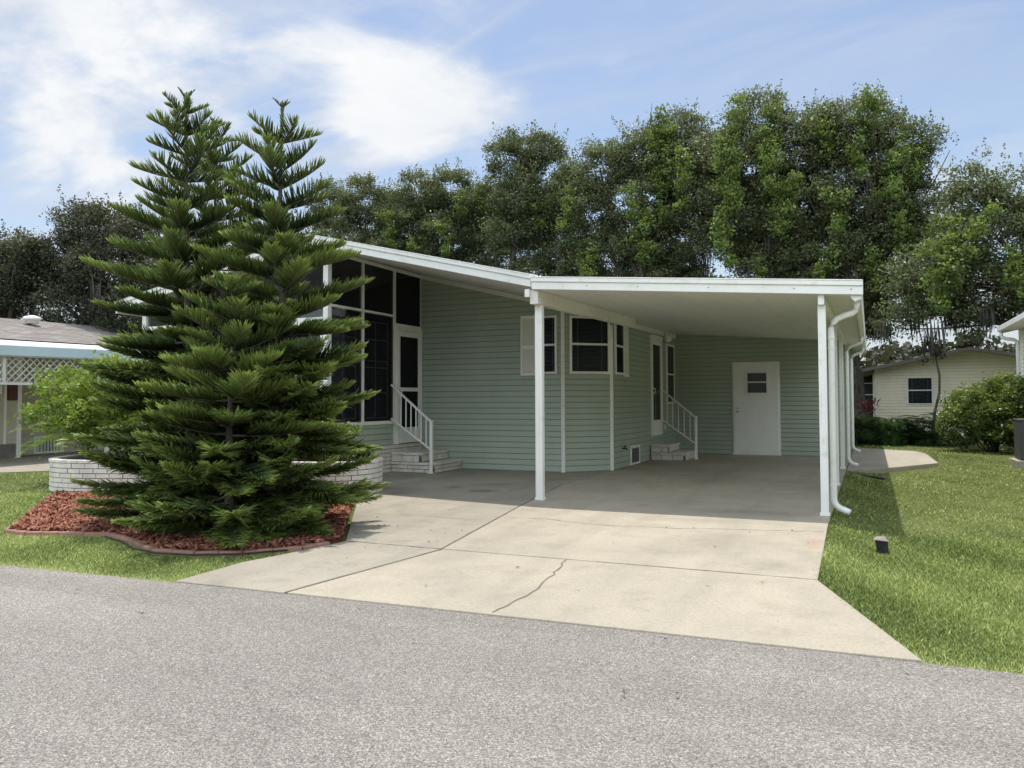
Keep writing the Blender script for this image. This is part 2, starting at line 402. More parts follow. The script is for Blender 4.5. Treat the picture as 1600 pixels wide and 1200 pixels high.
def edge_y(x): return 4.475+.030*x if x > -3.6 else 4.30+.05*(x+4.6)
rx = [-400, -60, -20, -10, -6.4, -4.6, -3.64, -1.7, .22, 3, 8, 30, 400]
rd = MB()
for a, b in zip(rx[:-1], rx[1:]):
    rd.poly([(a, -7.5, -.011), (b, -7.5, -.011), (b, edge_y(b) if abs(b) < 50 else edge_y(50*np.sign(b)), -.011), (a, edge_y(a) if abs(a) < 50 else edge_y(50*np.sign(a)), -.011)])
struct(obj('road', rd, M['road']), 'speckled light grey asphalt road across the foreground', 'road')

drv = thing('driveway', 'pale concrete driveway slabs leading from road into carport', 'driveway', (-2, 7, 0)); drv['kind'] = 'structure'
def slab(name, poly, m, z=0.0):
    return obj(name, MB().prism(poly, -.15, z), m, drv, .006)
slab('apron_slab', [(-3.64,4.345),(-1.7,4.42),(.22,4.485),(-.36,6.160),(-3.43,6.135)], M['conc'], .001)
slab('carport_slab', [(-3.445,6.150),(-.362,6.176),(-.415,9.0),(-.415,25.6),(-4.355,25.6),(-4.355,11.6),(-3.945,9.0)], M['conc'], .001)
slab('entry_slab', [(-4.62,4.30),(-3.665,4.34),(-3.455,6.135),(-3.462,6.155),(-3.962,9.0),(-4.372,11.6),(-4.372,14.3),(-8.04,14.3),(-8.04,11.2),(-6.36,9.47),(-6.29,8.93),(-4.47,6.15),(-4.53,5.65),(-4.66,5.0)], M['conc_old'])
def crackline(name, pts, w, m, z=.0035, jag=.02, dens=9):
    mb = MB(); P = []
    for (x0,y0),(x1,y1) in zip(pts[:-1], pts[1:]):
        L = math.hypot(x1-x0, y1-y0); k = max(1, int(L*dens))
        for i in range(k): P.append((x0+(x1-x0)*i/k+random.gauss(0, jag*.5), y0+(y1-y0)*i/k+random.gauss(0, jag*.5)))
    P.append(pts[-1])
    for i in range(len(P)-1):
        d = Vector((P[i+1][0]-P[i][0], P[i+1][1]-P[i][1], 0)); d.normalize(); s = Vector((-d.y, d.x, 0))
        wa = w*random.uniform(.35, 1.25); wb = w*random.uniform(.35, 1.25)
        a = Vector((*P[i], z)); b = Vector((*P[i+1], z)); mb.poly([a-s*wa/2, b-s*wb/2, b+s*wb/2, a+s*wa/2])
    return obj(name, mb, m, drv)
crackline('crack', [(-2.28,6.15),(-2.22,5.80),(-2.15,5.49),(-2.15,5.29),(-2.11,5.10),(-2.10,4.96),(-2.11,4.81),(-2.12,4.61),(-2.13,4.43)], .013, M['crack'], .004, .022, 14)
crackline('crack', [(-3.73,8.05),(-3.44,8.12),(-3.12,8.10),(-2.86,8.01),(-2.63,7.97),(-2.46,7.95),(-2.17,8.02),(-1.78,8.06),(-1.36,8.19),(-.94,8.28),(-.43,8.42)], .010, M['crack'], .004, .02, 12)
crackline('crack', [(-5.5,7.82),(-5.10,7.74),(-4.77,7.77),(-4.45,7.79),(-4.27,7.76),(-3.9,7.78)], .008, M['crack'], .004, .02, 12)
crackline('joint_line', [(-4.47,6.15),(-3.46,6.14)], .014, M['joint'], .004, .002, 6)
crackline('joint_line', [(-3.44,6.142),(-.362,6.168)], .015, M['joint'], .004, .003, 8)
crackline('joint_line', [(-3.655,4.34),(-3.448,6.13),(-3.454,6.152),(-3.954,9.0),(-4.36,11.6)], .012, M['joint'], .004, .003, 6)
crackline('joint_line', [(-4.34,11.75),(-3.0,11.66),(-.42,11.6)], .010, M['joint'], .005, .004, 6)

struct(obj('path', MB().prism([(-.40,23.4),(-.1,23.3),(1.05,22.4),(1.22,21.6),(1.27,18.45),(.5,17.1),(-.10,16.1),(-.40,16.1)], -.12, -.004), M['conc_far'], None, .006), 'short pale concrete side path beside the right lawn', 'path')
struct(obj('neighbour_drive', MB().prism([(-14.9,6),(-14.85,9.6),(-14.26,10.3),(-14.2,16),(-22,16),(-22,6)], -.12, -.006), M['conc_old']), 'shaded concrete drive under the lattice carport at far left', 'driveway')

# mulch bed, kerbing, chips
BED = [(-7.90,5.24),(-8.48,5.78),(-9.6,6.75),(-10.72,7.80),(-10.44,8.05),(-9.84,8.27),(-8.2,9.0),(-6.36,9.2),(-6.31,8.88),(-4.52,6.15),(-4.60,5.70),(-4.92,5.32),(-5.27,5.14),(-5.72,5.10),(-6.22,5.34),(-6.81,5.55),(-7.31,5.38)]
def inpoly(P, X, Y):
    P = np.array(P); r = np.zeros(len(X), bool); j = len(P)-1
    for i in range(len(P)):
        c = ((P[i,1] > Y) != (P[j,1] > Y)) & (X < (P[j,0]-P[i,0])*(Y-P[i,1])/(P[j,1]-P[i,1]+1e-12)+P[i,0]); r ^= c; j = i
    return r
struct(obj('mulch_bed', MB().prism(BED, -.1, .012), M['mulchbase']), 'bed of red wood mulch around the pines', 'mulch bed')
n = 60000; X = RNG.uniform(-10.8, -4.4, n); Y = RNG.uniform(5.0, 9.2, n); k = inpoly(BED, X, Y); X, Y = X[k], Y[k]; n = len(X)
th = RNG.uniform(0, 6.28, n); tl = RNG.normal(0, .35, n); ln = RNG.uniform(.012, .040, n); wd = RNG.uniform(.004, .010, n)
D = np.stack([np.cos(th)*np.cos(tl), np.sin(th)*np.cos(tl), np.sin(tl)], 1); S = np.stack([-np.sin(th), np.cos(th), RNG.normal(0, .4, n)], 1)
mound = .022*sm(1-((X+6.5)/4)**2)
C = np.stack([X, Y, .018+mound*RNG.uniform(.3,1,n)+RNG.uniform(0,.012,n)], 1)
V = np.stack([C-D*ln[:,None]-S*wd[:,None], C+D*ln[:,None]-S*wd[:,None], C+D*ln[:,None]+S*wd[:,None], C-D*ln[:,None]+S*wd[:,None]], 1).reshape(-1,3)
tag(np_mesh('mulch_chips', V, np.arange(4*n).reshape(-1,4), M['mulch'], None, np.repeat(RNG.beta(2.2,2.4,n), 4)), 'loose red brown wood chips covering the bed under the pines', 'mulch', None, 'stuff')
kb = MB()
KP = [(-10.72,7.86),(-9.6,6.78),(-8.48,5.78),(-7.95,5.26),(-7.62,5.24),(-7.31,5.36),(-6.81,5.53),(-6.22,5.32),(-5.72,5.08),(-5.27,5.12),(-4.92,5.30),(-4.60,5.68),(-4.52,5.95)]
Q = []
for i in range(len(KP)-1):
    for t in (0, .5): Q.append((KP[i][0]*(1-t)+KP[i+1][0]*t, KP[i][1]*(1-t)+KP[i+1][1]*t))
Q.append(KP[-1])
for a, b in zip(Q[:-1], Q[1:]):
    d = Vector((b[0]-a[0], b[1]-a[1], 0)).normalized(); s = Vector((-d.y, d.x, 0))*.045; A = Vector((*a, 0)); B = Vector((*b, 0)); Z = Vector((0,0,1))
    kb.hexa([A-s-Z*.06, B-s-Z*.06, B+s-Z*.06, A+s-Z*.06], [A-s*.75+Z*.022, B-s*.75+Z*.026, B+s*.75+Z*.026, A+s*.75+Z*.022])
tag(obj('bed_kerb', kb, M['kerbred'], None, .01), 'low red cast kerbing curving round the mulch bed', 'kerb')
hose = [(-6.75,5.42,.0),(-6.35,5.27,.01),(-5.95,5.06,.012),(-5.6,4.98,.012),(-5.25,5.02,.012),(-4.9,5.2,.012),(-4.62,5.52,.012)]
tag(obj('edging_strip', MB().tube(hose, .008, 6), M['black'], None, 0, True), 'black tube edging along the front of the mulch bed', 'edging')

# grass blades
SL = [(-.42,23.4),(-.1,23.3),(1.05,22.4),(1.24,21.6),(1.29,18.45),(.5,17.08),(-.08,16.08),(-.42,16.08)]
LR = [(-.375,6.16),(.215,4.46),(.65,4.465),(3,4.53),(14,4.86),(14,26),(-.45,26),(-.43,9),(-.40,7.5)]
LL = [(-4.60,4.27),(-6.4,4.18),(-9,4.06),(-16,3.75),(-20,3.6),(-14.9,7),(-14.8,9.6),(-14.2,10.3),(-14.1,13.5),(-12.2,13.5),(-11.2,10),(-11.2,8.0),(-10.76,7.9),(-8.5,5.74),(-7.95,5.2),(-7.6,5.18),(-7.3,5.3),(-6.82,5.47),(-6.22,5.26),(-5.72,5.02),(-5.25,5.06),(-4.87,5.25),(-4.53,5.62),(-4.64,5.0)]
def blades(n, x0, x1, y0, y1, poly, d0=5.0):
    X = RNG.uniform(x0, x1, n); Y = RNG.uniform(y0, y1, n); k = inpoly(poly, X, Y) & ~inpoly(SL, X, Y)
    d = np.hypot(X, Y); k &= RNG.uniform(0, 1, n) < np.clip((d0/d)**1.7, 0, 1); return X[k], Y[k]
A = [blades(330000, -.5, 4.0, 4.4, 9, LR, 5.6), blades(430000, -.5, 9, 9, 26, LR, 6.8), blades(420000, -11.3, -4.4, 3.7, 8.1, LL, 7.2), blades(160000, -20, -11, 3.6, 13.5, LL, 10)]
X = np.concatenate([a[0] for a in A]); Y = np.concatenate([a[1] for a in A]); n = len(X)
d = np.hypot(X, Y); clump = .5+.3*np.sin(X*7.1+np.sin(Y*5.3))*np.sin(Y*6.7+np.sin(X*4.1)); h = (.46+.26*clump)*RNG.uniform(.022, .058, n)*(1+.25*np.sin(X*2.1+Y*.7)*np.sin(Y*1.7)); w = RNG.uniform(.0025, .005, n)*np.clip(d/6.5, 1, 4)
th = RNG.uniform(0, 6.28, n); ph = RNG.uniform(0, 6.28, n); le = RNG.uniform(.2, 1.5, n)
B0 = np.stack([X, Y, gh(X, Y)-.004], 1); sd = np.stack([np.cos(th), np.sin(th), 0*th], 1)*w[:,None]
tp = B0+np.stack([np.cos(ph)*le*h, np.sin(ph)*le*h, h], 1)
V = np.stack([B0-sd, B0+sd, tp], 1).reshape(-1,3)
pat = .5+.22*np.sin(X*1.3+1.1*np.sin(Y*.9))*np.cos(Y*1.1+.6*np.sin(X*2.2))+.12*np.sin(X*5.3+Y*3.1)
dry = sm((np.sin(X*.83+2.2*np.sin(Y*.31+1))*np.cos(Y*.57+1.3*np.sin(X*.6))-.25)*2.2); edge = np.exp(-np.abs(Y-4.5-.03*X)/.10)*(X > -1)+np.exp(-np.abs(Y-4.30-.05*(X+4.6))/.10)*(X < -1)
tn = np.clip(pat*.72+dry*.30+edge*RNG.uniform(0,.7,n)+RNG.normal(0, .20, n)+(RNG.uniform(0,1,n) > .965)*.5, 0, 1); tint = np.stack([tn*.5, tn*.5, np.clip(tn*1.1, 0, 1)], 1).ravel()
tag(np_mesh('lawn_grass', V, np.arange(3*n).reshape(-1,3), M['blade'], None, tint), 'short mown green lawn grass beside drive and road', 'grass', None, 'stuff')

X = np.concatenate([RNG.uniform(-7, 3, 70), RNG.uniform(-6.2, -.4, 60), RNG.normal(-4.6, .5, 80)]); Y = np.concatenate([RNG.uniform(1.5, 4.4, 70), RNG.uniform(4.6, 9.4, 60), RNG.normal(6.2, .9, 80)])
k = ~inpoly(BED, X, Y) & ~((X < -4.2) & (Y < 5.7) & (Y > 4.2)) & ~((X > -.5) & (Y > 4.4)); X, Y = X[k], Y[k]; n = len(X); th = RNG.uniform(0, 6.28, n); L_ = RNG.uniform(.006, .022, n)[:, None]
D = np.stack([np.cos(th), np.sin(th), RNG.normal(0, .2, n)], 1); S = np.stack([-np.sin(th), np.cos(th), RNG.normal(0, .3, n)], 1); C = np.stack([X, Y, np.full(n, .012)], 1)
tag(np_mesh('leaf_litter', np.stack([C-D*L_, C-S*L_*.4, C+D*L_, C+S*L_*.4], 1).reshape(-1, 3), np.arange(4*n).reshape(-1, 4), M['litter'], None), 'small dry leaves and twigs scattered on road and driveway', 'leaf litter', None, 'stuff')

# ------------------------------------------------------------------ the green mobile home
H = thing('mobile_home', 'sage green sided mobile home with white carport and screened porch', 'house', (-4.3, 13.5, 0))
XP, YF, YW, XS, YB = -8.05, 10.55, 13.5, -4.36, 19.5       # porch side, porch front, front wall, side wall, shed front
RZ = -8.12                                                  # ridge line
def ztop(x): return 2.925+.25*(-3.94-x) if x >= RZ else 3.97-.188*(RZ-x)
def zsof(x): return ztop(x)-.155
def cz(x, y): return 2.735-.075*(x+3.94)+.0155*(y-9.4)       # carport ceiling
n45 = (math.sqrt(.5), -math.sqrt(.5))
# walls
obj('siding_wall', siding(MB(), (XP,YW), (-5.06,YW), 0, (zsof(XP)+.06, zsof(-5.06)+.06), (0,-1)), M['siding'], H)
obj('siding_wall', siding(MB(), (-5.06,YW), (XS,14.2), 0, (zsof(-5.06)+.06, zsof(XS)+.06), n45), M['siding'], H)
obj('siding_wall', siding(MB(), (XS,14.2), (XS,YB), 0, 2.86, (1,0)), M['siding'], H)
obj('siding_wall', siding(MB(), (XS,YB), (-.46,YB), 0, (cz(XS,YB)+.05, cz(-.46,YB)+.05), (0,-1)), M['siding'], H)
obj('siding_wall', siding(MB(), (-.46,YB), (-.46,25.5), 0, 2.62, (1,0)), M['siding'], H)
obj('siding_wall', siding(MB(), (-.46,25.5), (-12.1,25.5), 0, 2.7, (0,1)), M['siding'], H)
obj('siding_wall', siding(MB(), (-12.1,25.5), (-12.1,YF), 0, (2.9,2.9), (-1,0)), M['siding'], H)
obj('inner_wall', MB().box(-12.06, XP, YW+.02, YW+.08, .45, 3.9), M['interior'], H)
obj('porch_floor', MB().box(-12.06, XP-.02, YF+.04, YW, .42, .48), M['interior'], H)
# roof slabs
rf = MB()
e = .0
zr0 = lambda x, y: ztop(x)-.155
zr1 = lambda x, y: ztop(x)-.03
rf.prism([(-3.97,9.46),(-3.97,14.3),(XS+.02,14.35),(XS+.02,25.9),(RZ,25.9),(RZ,10.24)], zr0, zr1)
rf.prism([(RZ,10.24),(RZ,25.9),(-12.6,25.9),(-12.6,10.30)], zr0, zr1)
obj('roof', rf, M['roofwhite'], H)
# gable fascia boards: a broad board with a lip above, both set in front of the roof slab
def fascia(p, q, zb, hgt, lip, n, name='fascia'):
    mb = MB(); P = Vector((*p, 0)); Q = Vector((*q, 0)); N = Vector((*n, 0)); Z = Vector((0,0,1)); za, zc = zb
    def bd(a, b, d0, d1): mb.hexa([P+N*d0+Z*(za+a), Q+N*d0+Z*(zc+a), Q+N*d1+Z*(zc+a), P+N*d1+Z*(za+a)], [P+N*d0+Z*(za+b), Q+N*d0+Z*(zc+b), Q+N*d1+Z*(zc+b), P+N*d1+Z*(za+b)])
    bd(0, hgt-lip, .0, .035); bd(hgt-lip, hgt, -.01, .055); bd(hgt, hgt+.012, -.16, .062)
    return obj(name, mb, M['white'], H, .004)
g = Vector((RZ+3.97, 10.24-9.46)); gn = Vector((g.y, -g.x)).normalized(); gn = gn if gn.y < 0 else -gn
fascia((RZ,10.24), (-3.97,9.46), (ztop(RZ)-.160, ztop(-3.97)-.160), .155, .052, gn)
fascia((-12.6,10.30), (RZ,10.24), (ztop(-12.6)-.160, ztop(RZ)-.160), .155, .052, (0,-1))
obj('fascia', MB().box(-12.64, -12.6, 10.3, 25.9, 2.93, 3.13), M['white'], H, .004)
# frieze boards under the soffit
fz = MB()
def frieze(p, q, za, zb, n, h=.085):
    P = Vector((*p, 0)); Q = Vector((*q, 0)); N = Vector((*n, 0)); Z = Vector((0,0,1))
    fz.hexa([P+N*.004+Z*(za-h), Q+N*.004+Z*(zb-h), Q+N*.035+Z*(zb-h), P+N*.035+Z*(za-h)], [P+N*.004+Z*za, Q+N*.004+Z*zb, Q+N*.035+Z*zb, P+N*.035+Z*za])
frieze((XP,YW), (-5.06,YW), zsof(XP)-.003, zsof(-5.06)-.003, (0,-1))
frieze((-5.06,YW), (XS,14.2), zsof(-5.06)-.003, zsof(XS)-.003, n45)
frieze((XS,14.2), (XS,YB), cz(XS,14.2)-.006, cz(XS,YB)-.006, (1,0), .10)
obj('frieze', fz, M['moulding'], H, .003)
# carport roof
cp = MB()
cpoly = [(-3.962,9.46),(-.16,9.46),(-.16,25.9),(XS+.022,25.9),(XS+.022,14.36),(-3.962,14.32)]
cp.prism(cpoly, cz, lambda x, y: cz(x,y)+.125)
obj('carport_roof', cp, M['ceiling'], H)
sk = MB().prism([(-3.95,9.42),(-.05,9.42),(-.05,25.9),(XS+.03,25.9),(XS+.03,14.37),(-3.95,14.33)], lambda x,y: cz(x,y)+.129, lambda x,y: cz(x,y)+.145)
obj('roof_skin', sk, M['roofwhite'], H)
ribs = MB()
for i in range(1, 12):
    x = -3.94+i*.305
    ribs.hexa([(x-.006,9.5,cz(x,9.5)-.004),(x+.006,9.5,cz(x,9.5)-.004),(x+.006,YB,cz(x,YB)-.004),(x-.006,YB,cz(x,YB)-.004)], [(x-.006,9.5,cz(x,9.5)+.002),(x+.006,9.5,cz(x,9.5)+.002),(x+.006,YB,cz(x,YB)+.002),(x-.006,YB,cz(x,YB)+.002)])
obj('ceiling_seam', ribs, M['ceiling'], H)
fascia((-3.955,9.45), (-.04,9.45), (cz(-3.955,9.4)+.003, cz(-.04,9.4)-.002), .150, .052, (0,-1))
for x in (-3.2,-2.55,-1.7,-.75,-.16):
    z = cz(x,9.4)+.055; obj('screw', MB().box(x-.006, x+.006, 9.408, 9.416, z-.006, z+.006), M['bronze'], H)
# beams and posts
bmz = lambda y: (2.555+.018*(y-9.6))
obj('beam', MB().hexa([(-4.0,9.47,bmz(9.5)),(-3.89,9.47,bmz(9.5)),(-3.89,14.2,bmz(14.2)),(-4.0,14.2,bmz(14.2))],
    [(-4.0,9.47,cz(-3.95,9.47)-.003),(-3.89,9.47,cz(-3.89,9.47)-.003),(-3.89,14.2,cz(-3.89,14.2)-.003),(-4.0,14.2,cz(-4,14.2)-.003)]), M['moulding'], H, .004)
obj('bracket', MB().box(-4.045, -3.985, 9.40, 9.44, cz(-4,9.4)-.10, cz(-4,9.4)+.0), M['white'], H, .003)
obj('beam', MB().hexa([(-.505,9.47,2.36),(-.44,9.47,2.36),(-.44,YB,2.36+.018*10),(-.505,YB,2.36+.018*10)],
    [(-.505,9.47,cz(-.505,9.47)-.002),(-.44,9.47,cz(-.44,9.47)-.002),(-.44,YB,cz(-.44,YB)-.002),(-.505,YB,cz(-.505,YB)-.002)]), M['white'], H, .004)
def post(x, y, z1, w=.085, d=.085):
    mb = MB(); mb.box(x-w/2, x+w/2, y-d/2, y+d/2, .002, z1)
    for s in (-1, 1): mb.box(x+s*w*.25-.006, x+s*w*.25+.006, y-d/2-.003, y+d/2+.003, .002, z1-.004)
    mb.box(x-w/2-.012, x+w/2+.012, y-d/2-.006, y+d/2+.012, .001, .035)
    return obj('carport_post', mb, M['white'], H, .004)
post(-3.945, 9.66, bmz(9.66)-.002, .098); post(-.472, 9.60, 2.36); post(-.472, 13.05, 2.42, .075); post(-.472, 16.2, 2.48, .075)
# gutter along the right edge, with three downspouts
gt = MB(); ya, yb = 9.46, 25.9
prof = [(-.165,-.0),(-.165,-.085),(-.125,-.125),(-.062,-.105),(-.048,-.02),(-.048,.03),(-.070,.03),(-.075,-.0)]
gz = lambda y: cz(-.1,y)+.055
gt.hexa([(x,ya,gz(ya)+z) for x,z in prof], [(x,yb,gz(yb)+z) for x,z in prof])
obj('gutter', gt, M['white'], H, .003)
def downspout(y, x=-.385, yo=.0):
    z = gz(y)-.11
    P = [(-.11,y,z+.02),(-.112,y,z-.04),(-.125,y,z-.085),(-.155,y,z-.115),(-.20,y,z-.13),(-.26,y+.005,z-.15),(-.32,y+.01,z-.175),(-.362,y+.01,z-.215),(x,y+.01,z-.28),(x,y+.01,z-.36),(x,y,.22),(x,y,.16),(x+.02,y-.01,.105),(x+.06,y-.02,.07),(x+.13,y-.04,.045),(x+.17,y-.05,.03)]
    d = obj('downspout', MB().tube(P, .034, 8, .95, 1.1), M['white'], H, 0, True)
    for zz in (z-.40, z-.52, .32): obj('strap', MB().tube([(x,y+.005,zz),(x,y+.005,zz+.02)], .038, 8, .97, 1.13), M['trim'], d)
    return d
downspout(9.78); downspout(16.75); downspout(21.3)
# corner boards
tr = MB()
tr.lbox((-5.06,YW,0), (1,0,0), (0,-1,0), (-.026,.008), (.004,.028), (.0,zsof(-5.06)-.09)); tr.lbox((-5.06,YW,0), (n45[0],n45[0],0), (*n45,0), (-.006,.024), (.004,.028), (.0,zsof(-5.06)-.09))
obj('corner_trim', tr, M['trim'], H, .003)
tr = MB()
tr.lbox((XS,14.2,0), (-n45[0],-n45[0],0), (*n45,0), (-.012,.04), (.004,.026), (.0,2.70)); tr.lbox((XS,14.2,0), (0,1,0), (1,0,0), (-.008,.03), (.004,.026), (.0,2.70))
obj('corner_trim', tr, M['trim'], H, .003)
obj('corner_trim', MB().lbox((XP,YW,0), (1,0,0), (0,-1,0), (.0,.02), (.004,.024), (.0,zsof(XP)-.09)), M['trim'], H)
tr = MB(); tr.box(-.47, -.44, YB-.025, YB+.05, 0, 2.6); obj('corner_trim', tr, M['trim'], H)
tr = MB(); tr.box(XS+.003, XS+.03, YB-.04, YB-.004, 0, 2.82); obj('corner_trim', tr, M['siding'], H)
# windows and shutters
shutter(H, (-5.88,YW), (1,0), (0,-1), .31, 1.76, 2.87)
window(H, (-5.56,YW), (1,0), (0,-1), .40, 1.785, 2.85, .04, 2.315, 'full')
window(H, (-5.06+.085,YW+.085), (n45[0],n45[0]), n45, .82, 1.785, 2.845, .045, 2.33, 'full')
window(H, (XS,14.34), (0,1), (1,0), .56, 1.785, 2.83, .045, 2.33, 'half', M['vinyl'])
shutter(H, (XS,14.92), (0,1), (1,0), .32, 1.76, 2.80)
window(H, (XS,18.47), (0,1), (1,0), .76, 1.21, 2.63, .05, 1.914, 'half', M['siding'], 'darkglass')
def storm_door(o, u, n, w, z0, z1, kick, name='door', glass='darkglass', mid=None, hs=.1):
    o = (*o, 0); u = (*u, 0); n = (*n, 0); c = MB()
    for a, z in (((0,.05),(z0,z1)), ((w-.05,w),(z0,z1)), ((.05,w-.05),(z1-.05,z1))): c.lbox(o, u, n, a, (.012,.06), z)
    D = obj(name, c, M['white'], H, .004)
    f = MB(); i0, i1 = .055, w-.055
    for a, z in (((i0,i0+.065),(z0+.01,z1-.055)), ((i1-.065,i1),(z0+.01,z1-.055)), ((i0+.065,i1-.065),(z1-.15,z1-.055)), ((i0+.065,i1-.065),(z0+.01,kick))): f.lbox(o, u, n, a, (.016,.048), z)
    if mid: f.lbox(o, u, n, (i0+.065,i1-.065), (.016,.046), (mid-.035,mid+.035))
    obj('door_leaf', f, M['doorwhite'], D, .003)
    obj('pane', MB().lbox(o, u, n, (i0+.06,i1-.06), (.026,.030), (kick-.01,z1-.14)), M[glass], D)
    hx = i0+.03 if hs < .5 else i1-.03
    O = Vector(o); U = Vector(u); N = Vector(n); Z = Vector((0,0,1)); hm = MB()
    hm.tube([O+U*hx+N*.045+Z*(z0+1.05), O+U*hx+N*.10+Z*(z0+1.04), O+U*(hx+.01)+N*.105+Z*(z0+.97), O+U*(hx+.01)+N*.06+Z*(z0+.93)], .012, 6)
    obj('handle', hm, M['white'], D)
    return D
storm_door((XS,17.02), (0,1), (1,0), .95, .51, 2.68, .86, hs=.1)['label'] = 'narrow white storm door with black glass'
obj('door_head', MB().lbox((XS,17.02,0), (0,1,0), (1,0,0), (.0,.95), (.012,.075), (2.682,2.735)), M['white'], H, .004)
# shed door under the carport
D = obj('door', MB().box(-2.99, -1.90, YB-.03, YB-.004, .012, 2.20).box(-3.0, -1.89, YB-.05, YB-.004, .0, .03), M['trim'], H, .003); D['label'] = 'plain white utility door with small square window'
lf = MB(); lf.box(-2.955, -1.935, YB-.055, YB-.032, .035, 2.165); obj('door_leaf', lf, M['doorwhite'], D, .004)
wf = MB()
for a in ((-2.66,-2.16,1.93,1.965),(-2.66,-2.16,1.43,1.465),(-2.66,-2.625,1.465,1.93),(-2.195,-2.16,1.465,1.93),(-2.625,-2.195,1.70,1.73)): wf.box(a[0], a[1], YB-.078, YB-.056, a[2], a[3])
obj('window_frame', wf, M['white'], D, .003)
obj('pane', MB().box(-2.626, -2.194, YB-.064, YB-.0565, 1.464, 1.931), M['darkglass'], D)
obj('lock', MB().tube([(-2.86,YB-.055,1.10),(-2.86,YB-.07,1.10)], .02, 12), M['chrome'], D)
kn = MB().tube([(-2.86,YB-.055,1.02),(-2.86,YB-.075,1.02),(-2.86,YB-.08,1.02),(-2.86,YB-.115,1.02)], [.022,.012,.026,.022], 12)
obj('handle', kn, M['chrome'], D, 0, True)
# wall lamp, spigot, outlet, vent
L = obj('wall_lamp', MB().lathe((XS+.06,18.3,2.84), [(.02,.05),(.06,.045),(.065,.0),(.03,-.02)], 14).box(XS+.015, XS+.03, 18.22, 18.38, 2.80, 2.92), M['trim'], H)
obj('lamp_globe', MB().lathe((XS+.11,18.3,2.745), [(.02,.09),(.06,.08),(.085,.05),(.098,.0),(.085,-.055),(.05,-.09),(.015,-.1)], 18), M['globe'], L, 0, True)
sp = MB().tube([(XS+.01,14.83,.375),(XS+.09,14.83,.375),(XS+.11,14.83,.345)], .014, 8).tube([(XS+.07,14.83,.37),(XS+.07,14.83,.42)], .009, 6).tube([(XS+.07,14.78,.42),(XS+.07,14.88,.42)], .012, 6)
obj('spigot', sp, M['black'], H)
obj('outlet_cover', MB().box(XS+.012, XS+.05, 18.2, 18.3, .62, .74), M['trim'], H, .01)
v = MB()
for a in ((15.34,16.02,.34,.385),(15.34,16.02,.01,.05),(15.34,15.39,.05,.34),(15.97,16.02,.05,.34)): v.box(XS+.012, XS+.045, a[0], a[1], a[2], a[3])
V_ = obj('foundation_vent', v, M['trim'], H, .003)
obj('recess', MB().box(XS+.013, XS+.018, 15.38, 15.98, .04, .35), M['black'], V_); v = MB(); y = 15.41
while y < 15.96: v.box(XS+.018, XS+.032, y, y+.03, .05, .34); y += .06
obj('louvre', v, M['louvre'], V_)
# ---- screened porch: right side (x = XP), from the front post to the front wall
def pbar(y0, y1, z0, z1, d=.05): return MB().box(XP-d/2, XP+d/2, y0, y1, z0, z1)
fr = MB()
zt = zsof(XP)-.02
fr.box(XP-.032, XP+.032, 11.507, 11.553, .93, zt); fr.box(XP-.032, XP+.032, 12.515, 12.565, .50, zt)
fr.box(XP-.034, XP+.034, YF+.05, 11.50, 2.86, 2.90); fr.box(XP-.034, XP+.034, 11.55, 12.52, 2.86, 2.90)
fr.box(XP-.034, XP+.034, 12.57, YW-.01, 2.67, 2.75)
fr.box(XP-.036, XP+.036, YF+.05, 12.50, .88, .94); fr.box(XP-.036, XP+.036, YF+.05, 12.50, zt-.06, zt)
fr.box(XP-.036, XP+.036, 12.57, YW-.01, zt-.06, zt)
obj('porch_frame', fr, M['trim'], H, .003)
for a in ((YF+.05,11.50,2.91,zt-.06), (11.56,12.50,2.91,zt-.06), (12.57,YW-.01,2.75,zt-.06), (YF+.05,11.50,.94,2.85), (11.56,12.50,.94,2.85)):
    s = obj('screen_panel', MB().box(XP+.004, XP+.008, *a), M['screen'], H)
    if a[3] == 2.85:                                        # sliding sashes with glazing bars just inside
        b = MB(); y0, y1 = a[0]+.06, a[1]-.10
        for yy in (y0, (y0+y1)/2, y1): b.box(XP-.062, XP-.042, yy-.012, yy+.012, 1.0, 2.72)
        for zz in (1.0, 1.45, 1.90, 2.02, 2.40, 2.72): b.box(XP-.06, XP-.044, y0, y1, zz-.011, zz+.011)
        obj('sash', b, M['vinyl'], s)
        obj('pane', MB().box(XP-.054, XP-.051, y0, y1, 1.0, 2.72), M['glass'], s)
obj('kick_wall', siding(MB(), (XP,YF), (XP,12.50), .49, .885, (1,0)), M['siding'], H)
bk = MB(); co = MB(); brick_path(bk, co, [(XP+.02,YW-.01),(XP+.02,YF-.01)][::-1], .0, .49, .205, .07)
b_ = obj('brick_skirt', bk, M['brick'], H, .003); obj('mortar', co, M['mortar'], b_)
storm_door((XP,12.575), (0,1), (1,0), .90, .50, 2.67, .80, 'screen_door', 'screen', 1.52, .1)
